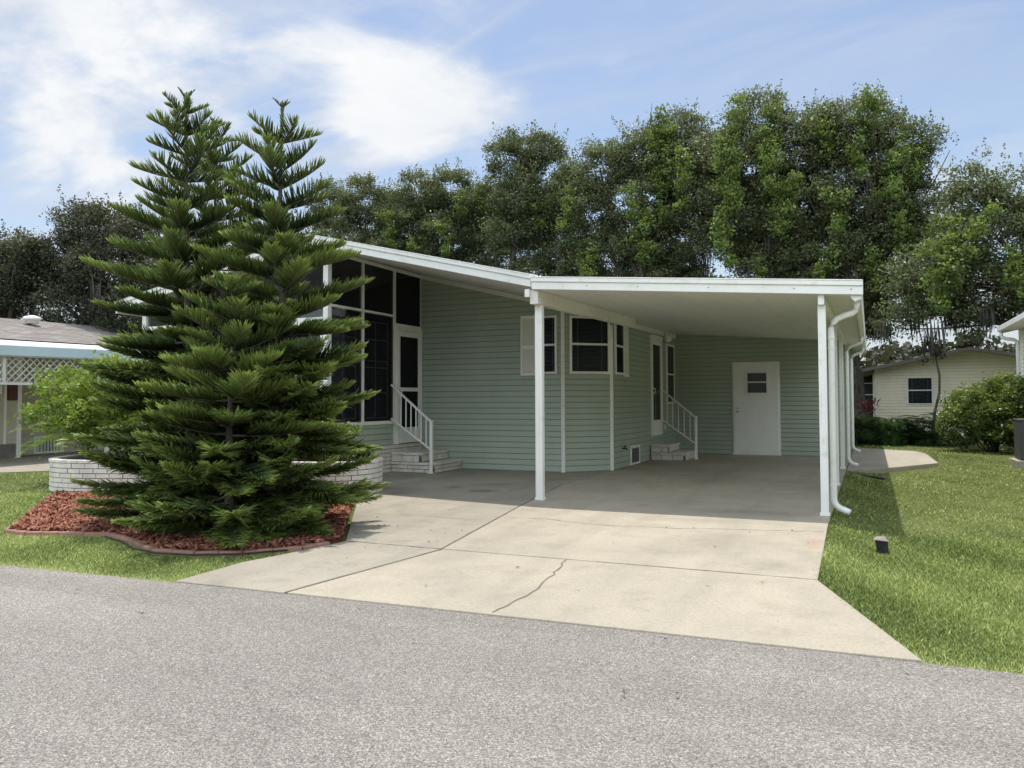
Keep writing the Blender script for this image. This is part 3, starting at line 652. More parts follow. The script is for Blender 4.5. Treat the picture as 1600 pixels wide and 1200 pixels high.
# porch front (y = YF): kick wall, posts, gathered vertical slats behind the windows, gable screens
cpst = MB().box(XP-.05, XP+.05, YF-.05, YF+.05, .0, zsof(XP)-.01); obj('porch_post', cpst, M['white'], H, .004)
cpst = MB().box(-12.19, -12.09, YF-.05, YF+.05, .0, zsof(-12.15)-.01); obj('porch_post', cpst, M['white'], H, .004)
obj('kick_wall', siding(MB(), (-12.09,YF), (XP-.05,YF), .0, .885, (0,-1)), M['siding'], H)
pf = MB(); pf.box(-12.09, XP-.05, YF-.035, YF+.035, .88, .94); pf.box(-12.09, XP-.05, YF-.035, YF+.035, 2.60, 2.68)
for x in (-11.05, -10.02, -9.03): pf.box(x-.03, x+.03, YF-.034, YF+.034, .94, 2.60)
obj('porch_frame', pf, M['trim'], H, .003)
xe = [-12.09, -11.05, -10.02, -9.03, -8.10]
for a, b in zip(xe[:-1], xe[1:]):
    a += .03; b -= .03; f = MB()
    for q in ((a,b,.94,.98),(a,b,2.56,2.60),(a,a+.04,.98,2.56),(b-.04,b,.98,2.56),(a+.04,b-.04,1.72,1.76)): f.box(q[0], q[1], YF-.03, YF+.0, q[2], q[3])
    W = obj('window', f, M['white'], H, .003)
    obj('pane', MB().box(a+.04, b-.04, YF-.018, YF-.014, .98, 2.56), M['glass'], W)
    s = MB(); x = a+.05
    while x < b-.10: s.lbox((x,YF+.05,0), (.8,.6,0), (-.6,.8,0), (0,.085), (0,.003), (.97,2.57)); x += .082
    obj('blind', s, M['vinyl'], W)
gs = MB(); gs.poly([(-12.09,YF,2.68),(XP-.05,YF,2.68),(XP-.05,YF,zsof(XP)-.01),(RZ,YF,zsof(RZ)-.01),(-12.09,YF,zsof(-12.09)-.01)])
obj('screen_panel', gs, M['screen'], H)
obj('inner_wall', MB().box(-12.06, XP-.1, YF+.62, YF+.66, .48, 2.9), M['slat'], H)

# ------------------------------------------------------------------ brick steps, handrails, planters
def steps(name, label, blocks, loc):
    t = thing(name, label, 'steps', loc)
    for (x0,x1,y0,y1,z0,z1) in blocks:
        bk = MB(); co = MB(); tread = MB()
        brick_path(bk, co, [(x0,y0),(x1,y0),(x1,y1)], z0+.004, z1-.055, .235, .08, .09)
        co.box(x0+.01, x1-.02, y0+.02, y1-.01, z0+.002, z1-.06)
        s = obj('brick_course', bk, M['brick'], t, .004); obj('mortar', co, M['mortar'], s)
        tb = MB(); tc = MB(); brick_path(tb, tc, [(x0-.0,y0-.02),(x1+.022,y0-.02),(x1+.022,y1)], z1-.052, z1, .20, .052, .12)
        tb.box(x0, x1-.10, y0+.10, y1, z1-.05, z1-.006)
        obj('tread', tb, M['brick'], t, .004)
    return t
steps('brick_steps', 'white painted brick steps up to the screened porch door', [(XP+.03,-7.13,12.42,YW-.03,0,.19),(XP+.03,-7.42,12.42,YW-.03,.19,.365)], (-7.6,13,0))
steps('brick_steps', 'white painted brick steps at the storm door inside the carport', [(XS+.03,-3.60,16.95,18.02,0,.17),(XS+.03,-3.95,16.95,18.02,.17,.34)], (-4,17.5,0))
def handrail(label, P, zt, Q, zq, low0, low1, nb, plane):
    """post at P, sloped rails up to the wall at Q"""
    t = thing('handrail', label, 'handrail', (*P, 0)); x0, y0 = P; x1, y1 = Q
    obj('post', MB().box(x0-.026, x0+.026, y0-.026, y0+.026, .0, zt).box(x0-.034, x0+.034, y0-.034, y0+.034, zt, zt+.012).box(x0-.055, x0+.055, y0-.05, y0+.05, .001, .012), M['white'], t, .003)
    obj('top_rail', MB().bar((x0,y0,zt-.02), (x1,y1,zq), .034, .034), M['white'], t, .003)
    obj('bottom_rail', MB().bar((x0,y0,low0), (x1,y1,low1), .026, .030), M['white'], t, .003)
    for i in range(1, nb+1):
        f = i/(nb+1); x = x0+(x1-x0)*f; y = y0+(y1-y0)*f
        obj('baluster', MB().box(x-.009, x+.009, y-.009, y+.009, low0+(low1-low0)*f, zt-.02+(zq-zt+.02)*f), M['white'], t)
    return t
handrail('white metal handrail on the porch steps, beside the green front wall', (-7.17,12.41), .94, (XP+.03,12.41), 1.60, .42, .98, 7, 0)
handrail('white metal handrail at the storm door steps, deep in the carport', (-3.49,17.62), .93, (XS+.02,17.99), 1.545, .33, .86, 5, 0)

def stadium(cx, cy, a, b, ang, k=28, p=2.8):
    out = []
    for i in range(k):
        t = 2*math.pi*i/k; c, s = math.cos(t), math.sin(t)
        x = a*math.copysign(abs(c)**(2/p), c); y = b*math.copysign(abs(s)**(2/p), s)
        out.append((cx+x*math.cos(ang)-y*math.sin(ang), cy+x*math.sin(ang)+y*math.cos(ang)))
    return out
def planter(label, path, z1=.47):
    c = Vector((sum(p[0] for p in path)/len(path), sum(p[1] for p in path)/len(path), 0))
    t = thing('brick_planter', label, 'planter', c)
    bk = MB(); co = MB(); brick_path(bk, co, path, .0, z1-.05, .205, .072, .10, True)
    s = obj('brick_wall', bk, M['brick'], t, .003); obj('mortar', co, M['mortar'], s)
    cb = MB(); cc = MB(); out = [(c.x+(x-c.x)*1.008, c.y+(y-c.y)*1.008) for x, y in path]
    brick_path(cb, cc, out, z1-.047, z1, .20, .05, .12, True, .008); obj('coping', cb, M['brick'], t, .004)
    inn = [(c.x+(x-c.x)*.95, c.y+(y-c.y)*.95) for x, y in path]
    obj('soil', MB().prism(inn, .0, z1-.07), M['dirt'], t)
    return t
planter('long rounded white brick planter at the left end of the mulch bed', stadium(-10.36, 8.92, 1.15, 1.05, R(20), 32))
planter('rounded white brick planter beside the entry slab and porch corner', stadium(-7.52, 9.36, 1.13, .70, R(9), 32))

# ------------------------------------------------------------------ vegetation helpers
def unit(a): return a/np.maximum(np.linalg.norm(a, axis=-1, keepdims=True), 1e-9)
def leaf_quads(C, D, S, asp):
    """rhombic leaves: centres C, long axes D, lengths S, aspect"""
    n = len(C); Rv = unit(RNG.normal(0, 1, (n, 3))); sd = unit(np.cross(D, Rv)); S = np.asarray(S)[:, None]
    return np.stack([C-D*S*.5, C+sd*S*asp*.5-D*S*.05, C+D*S*.5, C-sd*S*asp*.5-D*S*.05], 1)
def clumps(blobs, dens, per, rr, size, asp, yscale=.85, flat=.65, seed=1):
    """blobs (x,y,z,rx,rz) -> leaf quads and tints"""
    CC, T = [], []
    for (x, y, z, a, b) in blobs:
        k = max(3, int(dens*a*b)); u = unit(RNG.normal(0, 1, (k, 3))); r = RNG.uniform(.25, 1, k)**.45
        c = np.array([x, y, z])+u*r[:, None]*np.array([a, a*yscale, b]); rad = RNG.uniform(rr[0], rr[1], k); tb = RNG.normal(.36, .17, k)+.22*u[:, 2]  # tint rises with height: lit tops and shaded undersides painted into the leaves
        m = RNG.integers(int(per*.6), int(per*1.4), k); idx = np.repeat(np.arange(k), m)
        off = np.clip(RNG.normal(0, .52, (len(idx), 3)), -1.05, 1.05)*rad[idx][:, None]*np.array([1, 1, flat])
        CC.append(c[idx]+off); T.append(np.clip(tb[idx]+off[:, 2]/rad[idx]*.22+RNG.normal(0, .14, len(idx)), 0, 1))  # each clump is also painted lighter towards its top
    C = np.concatenate(CC); t = np.concatenate(T); n = len(C)
    D = unit(RNG.normal(0, 1, (n, 3))*np.array([1, 1, .75])); S = RNG.uniform(size[0], size[1], n)
    return leaf_quads(C, D, S, asp), t
def quadobj(name, Q, t, m, parent):
    n = len(Q); return np_mesh(name, Q.reshape(-1, 3), np.arange(4*n).reshape(-1, 4), m, parent, np.repeat(t, 4))

def limb(mb, p, q, r0, r1, sag=.3, k=7, wob=.12):
    p = np.array(p, float); q = np.array(q, float); L = np.linalg.norm(q-p); P = []
    w = RNG.normal(0, wob*L*.25, 3)
    for i in range(k+1):
        t = i/k; v = p*(1-t)+q*t+np.array([0, 0, sag*L*.25*math.sin(math.pi*t)])+w*math.sin(math.pi*t)+RNG.normal(0, .015*L, 3)*(0 < i < k); P.append(tuple(v))
    mb.tube(P, [r0+(r1-r0)*i/k for i in range(k+1)], 8); return P
def oak(label, trunk, blobs, rt, leafm='oak', dens=30, per=95, size=(.085,.16), vines=0, moss=0, fork=.45, group='oaks behind the houses', vinespots=(), fill=()):
    t = thing('oak_tree', label, 'tree', trunk, group)
    mb = MB(); zc = np.mean([b[2] for b in blobs]); cx = np.mean([b[0] for b in blobs]); cy = np.mean([b[1] for b in blobs])
    zf = trunk[2]+(zc-trunk[2])*fork; f = np.array([trunk[0]+(cx-trunk[0])*.25, trunk[1]+(cy-trunk[1])*.25, zf])
    limb(mb, trunk, f, rt, rt*.72, 0, 6, .08)
    for b in blobs:
        P = limb(mb, f, (b[0], b[1], b[2]), rt*.42, rt*.09, random.uniform(.1, .5), 7)
        for _ in range(4):
            s = P[random.randint(3, 6)]; u = RNG.normal(0, 1, 3); limb(mb, s, (b[0]+u[0]*b[3]*.6, b[1]+u[1]*b[3]*.6, b[2]+u[2]*b[4]*.6), rt*.10, rt*.025, .1, 4)
    obj('trunk', mb, M['bark'], t, 0, True)
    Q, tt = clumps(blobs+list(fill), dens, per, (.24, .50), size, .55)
    C, T = [], []                                            # leafy sprigs standing out of the crown top
    for b in blobs:
        for _ in range(int(7*b[3]+3)):
            u = unit(RNG.normal(0, 1, 3)+np.array([0, -.2, .9])); p = np.array(b[:3])+u*np.array([b[3], b[3]*.85, b[4]])*.92; L = random.uniform(.25, .75); k = int(30*L)+8
            q = RNG.uniform(0, 1, k); C.append(p+(unit(u*.5+np.array([0,0,1])+RNG.normal(0,.25,3))*L)*q[:, None]+RNG.normal(0, .07, (k, 3))*(1.2-q)[:, None]); T.append(np.clip(RNG.normal(.55, .16, k), 0, 1))
    C = np.concatenate(C); n = len(C); Q2 = leaf_quads(C, unit(RNG.normal(0, 1, (n, 3))+np.array([0,0,.6])), RNG.uniform(size[0]*.9, size[1]*.9, n), .5)
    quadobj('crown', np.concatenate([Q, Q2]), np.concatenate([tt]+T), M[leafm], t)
    vs = list(vinespots)
    for _ in range(vines):
        b = random.choice(blobs); vs.append((b[0]+random.uniform(-.8,.8)*b[3], b[1]-b[3]*random.uniform(.6,.95), b[2]+random.uniform(-.1,.9)*b[4], random.uniform(1.0,2.6)))
    if vs:
        C, T = [], []
        for (x, y, z, L) in vs:
            k = int(L*9)+5; s = np.sort(RNG.uniform(0, 1, k)); wid = .05+.13*(1-s)
            cx_ = x+np.cumsum(RNG.normal(0, .05, k))+RNG.normal(0, wid); cz_ = z-s*L; cy_ = y-.15+RNG.normal(0, .14, k)
            idx = np.repeat(np.arange(k), 34); off = RNG.normal(0, 1, (len(idx), 3))*np.array([.11, .11, .085])
            C.append(np.stack([cx_, cy_, cz_], 1)[idx]+off); tb = RNG.normal(.55, .2, k)
            T.append(np.clip(tb[idx]+off[:, 2]*3.2+RNG.normal(0, .1, len(idx)), 0, 1))
        C = np.concatenate(C); T = np.concatenate(T); n = len(C)
        D = unit(RNG.normal(0, 1, (n, 3))*np.array([1, 1, .8])+np.array([0, 0, -.3])); quadobj('vine', leaf_quads(C, D, RNG.uniform(.07, .13, n), .7), T, M['vine'], t)
    if moss:
        for _ in range(moss):
            b = random.choice(sorted(blobs, key=lambda q: q[2])[:max(3, len(blobs)//2)]); x = b[0]+random.uniform(-1,1)*b[3]; y = b[1]+random.uniform(-.9,.5)*b[3]; z = b[2]-b[4]*random.uniform(.5,1.0)
            k = random.randint(14, 34); L = random.uniform(.4, 1.3)
            C = np.stack([x+RNG.normal(0,.13,k), y+RNG.normal(0,.13,k), z-RNG.uniform(0,.5,k)*L], 1); S = RNG.uniform(.4,.9,k)*L
            quadobj('moss', leaf_quads(C, unit(np.array([0,0,-1])+RNG.normal(0,.09,(k,3))), S, .07), RNG.uniform(0,1,k), M['moss'], t)
    return t

# ------------------------------------------------------------------ oaks along the back
T1=[(-3.5,29.0,11.1,1.14,1.14),(-4.2,29.0,9.5,1.72,1.61),(-2.0,29.0,10.0,1.45,1.45),(-0.6,29.0,10.2,1.20,1.20),(0.4,29.0,10.7,0.60,0.90),(1.0,29.0,9.4,1.06,1.27),(1.8,29.0,9.6,0.59,0.54),(1.3,29.0,7.8,0.95,1.05),(-0.2,29.0,7.9,1.73,1.29),(-2.3,29.0,7.8,1.78,1.34),(-4.0,29.0,7.5,1.60,1.25),(-1.3,29.0,6.0,1.75,1.09),(0.8,29.0,6.1,1.27,1.27),(0.2,29.0,4.4,1.17,1.07),(-3.2,29.0,5.9,1.35,0.90)]
T2=[(2.8,26.0,7.2,0.73,0.92),(3.7,26.0,7.0,0.99,0.81),(4.8,26.0,6.7,1.06,1.24),(3.4,26.0,5.8,1.27,1.09),(2.4,26.0,5.9,0.74,0.92),(2.1,26.0,4.5,1.02,0.93),(3.4,26.0,4.4,1.27,0.81),(4.6,26.0,4.7,1.24,1.24),(1.3,26.0,4.7,0.75,0.85),(1.0,26.0,3.7,0.85,0.45),(2.7,26.0,3.6,0.91,0.35),(6.2,26,6.4,1.5,1.5),(6.0,26.2,4.6,1.3,1.0)]
T3=[(-6.5,30.0,11.3,1.10,1.10),(-8.0,30.0,10.9,1.25,1.25),(-9.6,30.0,10.5,1.15,1.27),(-6.0,30.0,9.4,1.46,1.46),(-8.0,30.0,8.9,1.74,1.49),(-10.1,30.0,8.7,1.28,1.54),(-6.5,30.0,7.1,1.71,1.22),(-9.1,30.0,7.0,1.51,1.01)]
T4=[(-13.9,31.0,11.8,1.16,1.16),(-12.4,31.0,11.8,0.95,0.95),(-13.3,31.0,10.1,1.51,1.37),(-11.9,31.0,9.4,1.08,1.35),(-13.9,31.0,8.5,1.38,1.05),(-11.7,31.0,7.5,1.07,0.94)]
T5=[(-19.9,33.0,11.3,1.31,1.18),(-17.9,33.0,11.2,1.28,1.22),(-16.4,33.0,10.3,1.05,1.26),(-20.3,33.0,9.8,1.56,1.40),(-18.2,33.0,9.0,1.83,1.28),(-16.0,33.0,8.2,1.19,0.89)]
T6=[(-24.9,33.0,11.2,1.38,1.38),(-22.9,33.0,11.3,1.28,1.22),(-21.8,33.0,10.5,0.89,1.33),(-24.1,33.0,9.3,1.95,1.30),(-21.8,33.0,8.5,1.90,1.11)]
T7=[(-22.6,17.0,6.9,0.72,0.84),(-21.2,17.0,6.7,0.88,0.71),(-20.0,17.0,6.2,0.77,0.87),(-22.9,17.0,5.7,1.01,0.91),(-21.2,17.0,5.4,1.18,0.98),(-19.4,17.0,4.9,0.95,0.95),(-24.4,17.0,5.4,1.03,0.93),(-22.6,17.0,4.2,1.40,0.80),(-20.2,17.0,3.9,1.1,.8)]
T8=[(-21.2,14.0,5.2,0.78,0.63),(-23.0,14.0,5.4,1.08,0.90),(-21.1,14.0,4.4,1.04,0.78),(-20.1,14.0,5.3,0.48,0.48),(-22.2,14.0,3.8,1.06,0.53)]
T8=[(x-3.5,y+2.2,z+.65,a*1.15,b*1.15) for x,y,z,a,b in T8]
T9=[(-27.2,26.0,7.5,1.70,1.27),(-24.2,26.0,7.2,1.64,1.23),(-21.8,26.0,7.6,1.33,1.33),(-23.5,26.0,5.8,2.16,1.08),(-26.8,26.0,5.7,1.69,1.12),(-20.9,26.0,6.2,1.31,1.05)]
oak('huge vine draped oak rising behind the carport roof', (-.35,29,-.05), T1, .42, 'oak', 46, 125, (.07,.125), 16, 26, .38, vinespots=[(-4.1,27.5,10.6,3.0),(-3.7,27.4,11.5,3.4),(-4.4,27.5,8.6,2.2),(-2.2,27.4,8.6,1.8),(1.0,27.6,9.2,1.5),(-2.9,27.4,9.7,2.4),(-4.5,27.4,7.6,2.0),(.3,27.9,11.3,1.2)], fill=[(-4.6,29.3,4.6,1.3,1.2),(-2.6,29.5,4.6,1.6,1.3),(-.6,29.5,4.4,1.5,1.1),(-1.6,29.8,6.6,1.9,1.4),(.6,29.6,7.0,1.2,1.1),(-3.2,29.8,7.0,1.6,1.4),(-1.0,29.8,9.0,1.6,1.3),(1.9,28.6,6.8,1.0,1.0),(1.7,28.4,5.4,1.0,.9),(-2.8,29.3,9.0,1.2,1.2),(-1.2,29,10.4,1.0,1.0)])
oak('oak with low mossy limbs over the cream house at far right', (6.6,26.3,-.05), T2, .34, 'oak', 44, 115, (.065,.12), 2, 20, .5, vinespots=[(1.7,24.8,5.6,1.4),(2.3,24.8,6.2,2.0),(3.7,24.8,5.5,1.6),(1.9,24.7,5.2,1.5),(3.0,24.8,6.6,1.5)])
oak('broad dense oak left of the tallest oak, above the carport', (-7.9,30,-.05), T3, .34, 'oak', 46, 120, (.075,.13), 8, 8, .5, vinespots=[(-8.1,28.5,9.2,2.0),(-7.4,28.5,8.2,2.0),(-5.8,28.3,10.3,2.2)], fill=[(-6.8,30.4,5.3,1.6,1.3),(-9.2,30.4,5.2,1.6,1.3),(-7.8,30.6,7.6,1.8,1.4),(-10.6,30.4,6.4,1.2,1.3),(-5.1,29.6,10.3,1.1,1.2),(-5.0,29.6,8.4,1.3,1.2),(-10.9,30.2,9.6,1.0,1.1),(-11.0,30.5,10.5,.8,.8),(-7.2,29.6,10.2,1.1,1.0)])
oak('narrow tall oak with a leaning bare trunk above the gable slope', (-14.6,31,-.05), T4, .26, 'oak', 48, 120, (.075,.135), 2, 4, .62, fill=[(-13.2,31.5,6.6,1.3,1.0),(-11.4,31.4,5.8,1.2,1.0),(-12.8,31.5,9.0,1.3,1.3)])
oak('rounded grey green oak between the pines and the narrow tall oak', (-18.5,33,-.05), T5, .28, 'oak', 48, 120, (.075,.135), 3, 2, .5, vinespots=[(-17.6,31.5,9.6,2),(-20.6,31.6,10.2,1.6)], fill=[(-16.4,33.3,6.6,1.5,1.2),(-18.8,33.4,7.2,1.8,1.3),(-17.0,33.6,9.6,1.4,1.2),(-15.2,33.5,9.4,1.1,1.2),(-15.3,32.4,10.6,1.1,1.0),(-21.2,33,10.4,1.0,1.1),(-19,33.2,10.6,1.1,.9),(-21,33.5,8.2,1.5,1.2)])
oak('smaller oak just right of the pine tops', (-23,33,-.05), T6, .26, 'oak', 48, 120, (.075,.135), 0, 2, .5)
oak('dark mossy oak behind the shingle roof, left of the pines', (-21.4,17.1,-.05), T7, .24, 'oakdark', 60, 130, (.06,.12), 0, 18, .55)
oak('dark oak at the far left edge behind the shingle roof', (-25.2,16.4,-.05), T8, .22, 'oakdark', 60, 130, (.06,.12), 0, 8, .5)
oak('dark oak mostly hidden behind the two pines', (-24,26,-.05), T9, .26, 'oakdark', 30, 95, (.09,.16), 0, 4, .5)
# distant dark woods that close the view under the crowns
Wd = []
for i in range(46):
    x = -62+i*2.0; y = 40+random.uniform(-2, 3); Wd.append((x, y, random.uniform(2.2, 5.2) if x < -3 else random.uniform(1.6, 2.6), 2.0, random.uniform(2.4, 3.6) if x < -3 else 1.4))
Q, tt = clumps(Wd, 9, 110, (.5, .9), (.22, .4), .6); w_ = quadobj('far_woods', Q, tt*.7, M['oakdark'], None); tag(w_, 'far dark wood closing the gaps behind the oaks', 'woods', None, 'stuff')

def frond_leaf(C, D, L, n, w, droop, tl):
    """one pinnate frond: base C, direction D"""
    C = np.array(C, float); D = unit(np.array(D, float)); s = unit(np.cross(D, [0, 0, 1])); t = np.linspace(.12, 1, n)
    P = C+D*(t*L)[:, None]+np.array([0, 0, -1])*(droop*L*t**2)[:, None]; ll = tl*np.sin(np.pi*np.clip(t*.85+.12, 0, 1))
    out = []
    for sg in (-1, 1):
        d = unit(D*.75+s*sg+np.array([0,0,-.25])+RNG.normal(0, .12, (n, 3))); q = P+d*(ll*.5)[:, None]; wv = unit(np.cross(d, unit(RNG.normal(0,1,(n,3))+np.array([0,0,2]))))*w
        out.append(np.stack([P, q+wv, P+d*ll[:, None]-np.array([0,0,1])*(ll*.15)[:, None], q-wv], 1))
    return np.concatenate(out), P
# a cabbage palm under the tall oak
pt = thing('cabbage_palm', 'dark cabbage palm half hidden under the tall oak', 'palm tree', (-3.3,25.6,-.05))
obj('trunk', MB().tube([(-3.3,25.6,-.05),(-3.25,25.6,2.5),(-3.3,25.6,4.4)], [.17,.14,.15], 10), M['bark'], pt, 0, True)
F = []
for i in range(26):
    a = RNG.uniform(0, 6.28); e = RNG.uniform(-.5, 1.0); q, _ = frond_leaf((-3.3,25.6,4.45), (math.cos(a)*math.cos(e), math.sin(a)*math.cos(e), math.sin(e)), RNG.uniform(1.0,1.5), 22, .014, .45, .55); F.append(q)
F = np.concatenate(F); quadobj('frond', F, RNG.uniform(0,.5,len(F)), M['philo'], pt)

# ------------------------------------------------------------------ Norfolk Island pines
def pine(label, base, top, prof, lean=(0,0), nb=(5,7), gap=(.15,.33), z0=.05, seed=1, rt=.065, lenk=1.0, leader=.15):
    global RNG
    RNG = np.random.default_rng(seed); random.seed(seed)
    t = thing('norfolk_pine', label, 'pine tree', base, 'norfolk pines in the mulch bed')
    Ht = top-base[2]; zz = [p[0] for p in prof]; rr = [p[1] for p in prof]
    ax = lambda z: np.array([base[0]+lean[0]*(z-base[2])/Ht+.02*math.sin(z*2.1+seed), base[1]+lean[1]*(z-base[2])/Ht, z])
    tb = MB(); zs = np.linspace(base[2], top, 16); tb.tube([tuple(ax(z)) for z in zs], [rt*(1-.93*(z-base[2])/Ht)+.004 for z in zs], 8); 
    ST, DI, LE, UP, TT = [], [], [], [], []
    br = MB(); z = top-.055; kk = 0
    while z > base[2]+z0:
        f = 1-(z-base[2])/Ht; n = (random.randint(*nb)+(f > .5)+(f > .72) if f > .3 else 5) if kk else 4
        Rz = np.interp(z, zz, rr) if kk else .13; a0 = random.uniform(0, 6.28); kk += 1
        for i in range(n):
            az = a0+2*math.pi*i/n+random.gauss(0, .13); L = max(.05, Rz*random.uniform(.76, 1.10)); bt = random.gauss(0, .09); zb = z+random.gauss(0, .02+.05*f)*(f > .1)
            el = np.interp(f, [0, .05, .25, .5, .75, 1], [.85, .42, .30, .11, -.05, -.24])+random.gauss(0, .06+.06*f); cv = np.interp(f, [0, .2, .5, 1], [.02, .10, .16, .20])*random.uniform(.6,1.3)
            o = np.array([math.cos(az), math.sin(az), 0]); sd = np.array([-math.sin(az), math.cos(az), 0]); bend = random.gauss(0, .08)
            P = lambda s: ax(zb)+o*(L*s*math.cos(el))[:, None]+sd*(bend*L*s*s)[:, None]+np.array([0,0,1])*(L*(math.sin(el)*s-.35*cv*s+cv*s**2.4))[:, None]
            s9 = np.linspace(0, 1, 7); br.tube([tuple(p) for p in P(s9)], [.014*(1-f*.0)*max(.35, f+.3)*(1-.85*q)+.002 for q in s9], 5)
            m = max(5, int(L/.0115)); s = np.linspace(.06 if f < .3 else .16, 1, m)+RNG.normal(0, .004, m); s = np.clip(s, 0, 1); p = P(s); tg = unit(P(np.clip(s+.02, 0, 1.05))-P(s-.02))
            N = unit(np.cross(tg, sd)*-1); N = np.where(N[:, 2:3] < 0, -N, N); S_ = unit(np.cross(N, tg))
            Lm = np.interp(f, [0, .1, .3, .6, 1], [.06, .16, .22, .26, .26])*lenk*min(1, L/.32)
            shp = np.interp(s, [0, .12, .45, .85, 1], [.45, .85, 1, .72, .42])
            rows = 2 if f < .30 else 4
            for r in range(rows):
                sg = (-1, 1, -1, 1)[r]; beta = np.interp(f, [0, .35, .7, 1], [.62, .60, .50, .35]) if r < 2 else (1.15 if f < .6 else -.15)
                al = np.interp(s, [0, .7, 1], [1.02, .80, .28])[:, None]+RNG.normal(0, .09, (m, 1))
                if sg: lat = unit(S_*sg*math.cos(beta)+N*math.sin(beta)+RNG.normal(0, .10, (m, 3)))
                else: lat = unit(N+S_*RNG.normal(0, .5, (m, 1)))
                d = unit(tg*np.cos(al)+lat*np.sin(al)); ST.append(p); DI.append(d); LE.append(Lm*shp*RNG.uniform(.76, 1.12, m)*(1 if r < 2 else .72)*(1+.12*np.sin(s*L*RNG.uniform(14,26)+RNG.uniform(0,6)))*(RNG.uniform(0,1,m) > .05+.05*f))
                UP.append(N*.22+np.array([0,0,-.20])*f+np.array([0,0,-.34])*max(0, f-.35)*RNG.uniform(0,1.6,(m,1))); TT.append(np.clip(.10+bt+.50*s**2.5+RNG.normal(0, .09, m)+.10*(f < .5), 0, 1))  # tint rises outward, painting sun on the branch tips
        z -= (leader if kk == 1 else np.interp(f, [0, .15, .4, .6, 1], [gap[0], gap[0], gap[1]*.94, gap[0]*.82, gap[0]*.58]))*random.uniform(.9, 1.1)
    nb0 = len(tb.v); tb.v += br.v; tb.f += [tuple(i+nb0 for i in f_) for f_ in br.f]; obj('trunk', tb, M['pinebark'], t, 0, True)
    # bristled shoots up the bare leader
    k = 160; zl = RNG.uniform(base[2]+Ht*.86, top, k); aa = RNG.uniform(0, 6.28, k); ST.append(np.array([ax(q) for q in zl])); DI.append(unit(np.stack([np.cos(aa), np.sin(aa), RNG.uniform(.8,1.8,k)], 1))); LE.append(np.full(k, .035)); UP.append(np.zeros((k,3))); TT.append(np.full(k, .45))
    ST, DI, LE, UP, TT = map(np.concatenate, (ST, DI, LE, UP, TT)); n = len(ST); ST[:, 2] = np.maximum(ST[:, 2], .03+.05*RNG.uniform(0, 1, n))
    sd = unit(np.cross(DI, RNG.normal(0, 1, (n, 3)))); s2 = np.cross(DI, sd); V = []; W = []
    for q, r in ((0, .55), (.35, 1.0), (.75, .85), (1.0, .25)):
        c = ST+DI*(LE*q)[:, None]+UP*(LE*q*q)[:, None]
        for a in range(3):
            an = 2*math.pi*a/3; V.append(c+(sd*math.cos(an)+s2*math.sin(an))*(.0068*r)); W.append(np.clip(TT+.60*q**3-.10, 0, 1))  # branchlet ends lightened too, a painted sun highlight
    V = np.stack(V, 1); W = np.stack(W, 1); F = []
    for i in range(3):
        for a in range(3):
            F.append([i*3+a, i*3+(a+1) % 3, i*3+3+(a+1) % 3, i*3+3+a])
    F = (np.array(F)[None]+(np.arange(n)*12)[:, None, None]).reshape(-1, 4)
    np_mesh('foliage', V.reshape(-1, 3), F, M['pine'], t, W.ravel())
    return t
PA=[(.0,1.06),(.3,1.12),(.8,1.10),(1.4,1.10),(1.9,1.02),(2.4,.92),(2.9,.82),(3.3,.64),(3.6,.57),(4.1,.46),(4.4,.34),(4.6,.19),(4.7,.07)]
PB=[(.0,.98),(.3,.96),(.8,.92),(1.4,.84),(1.9,.80),(2.6,.80),(3.1,.66),(3.6,.48),(3.9,.40),(4.1,.30),(4.3,.14),(4.4,.06)]
PC=[(.0,.8),(1.5,1.05),(2.5,1.0),(3.3,.82),(4.0,.52),(4.4,.36),(4.65,.16),(4.76,.06)]
PD=[(.0,1.0),(.4,.98),(1.0,.86),(1.5,.70),(2.0,.48),(2.3,.30),(2.45,.12)]
pine('tallest pine, left front, with wide tiers of flat fronds', (-6.64,6.40,-.02), 4.70, PA, (-.22,.03), (5,6), (.265,.345), .05, 11, .07, 1.0, .16)
pine('right hand pine with a narrow open top beside the screened porch', (-5.46,6.45,-.02), 4.40, PB, (-.06,.0), (5,7), (.235,.25), .05, 23, .065, 1.0, .36)
pine('slender pine whose thin tip shows between the two tall pines', (-7.16,7.30,-.02), 4.72, PC, (-.10,0), (5,6), (.24,.36), .5, 35, .055, 1.0, .2)
pine('short young pine in front between the two tall pines', (-5.60,5.86,-.02), 2.50, PD, (0,0), (5,6), (.24,.30), .05, 47, .045, 1.0, .12)
RNG = np.random.default_rng(99); random.seed(99)

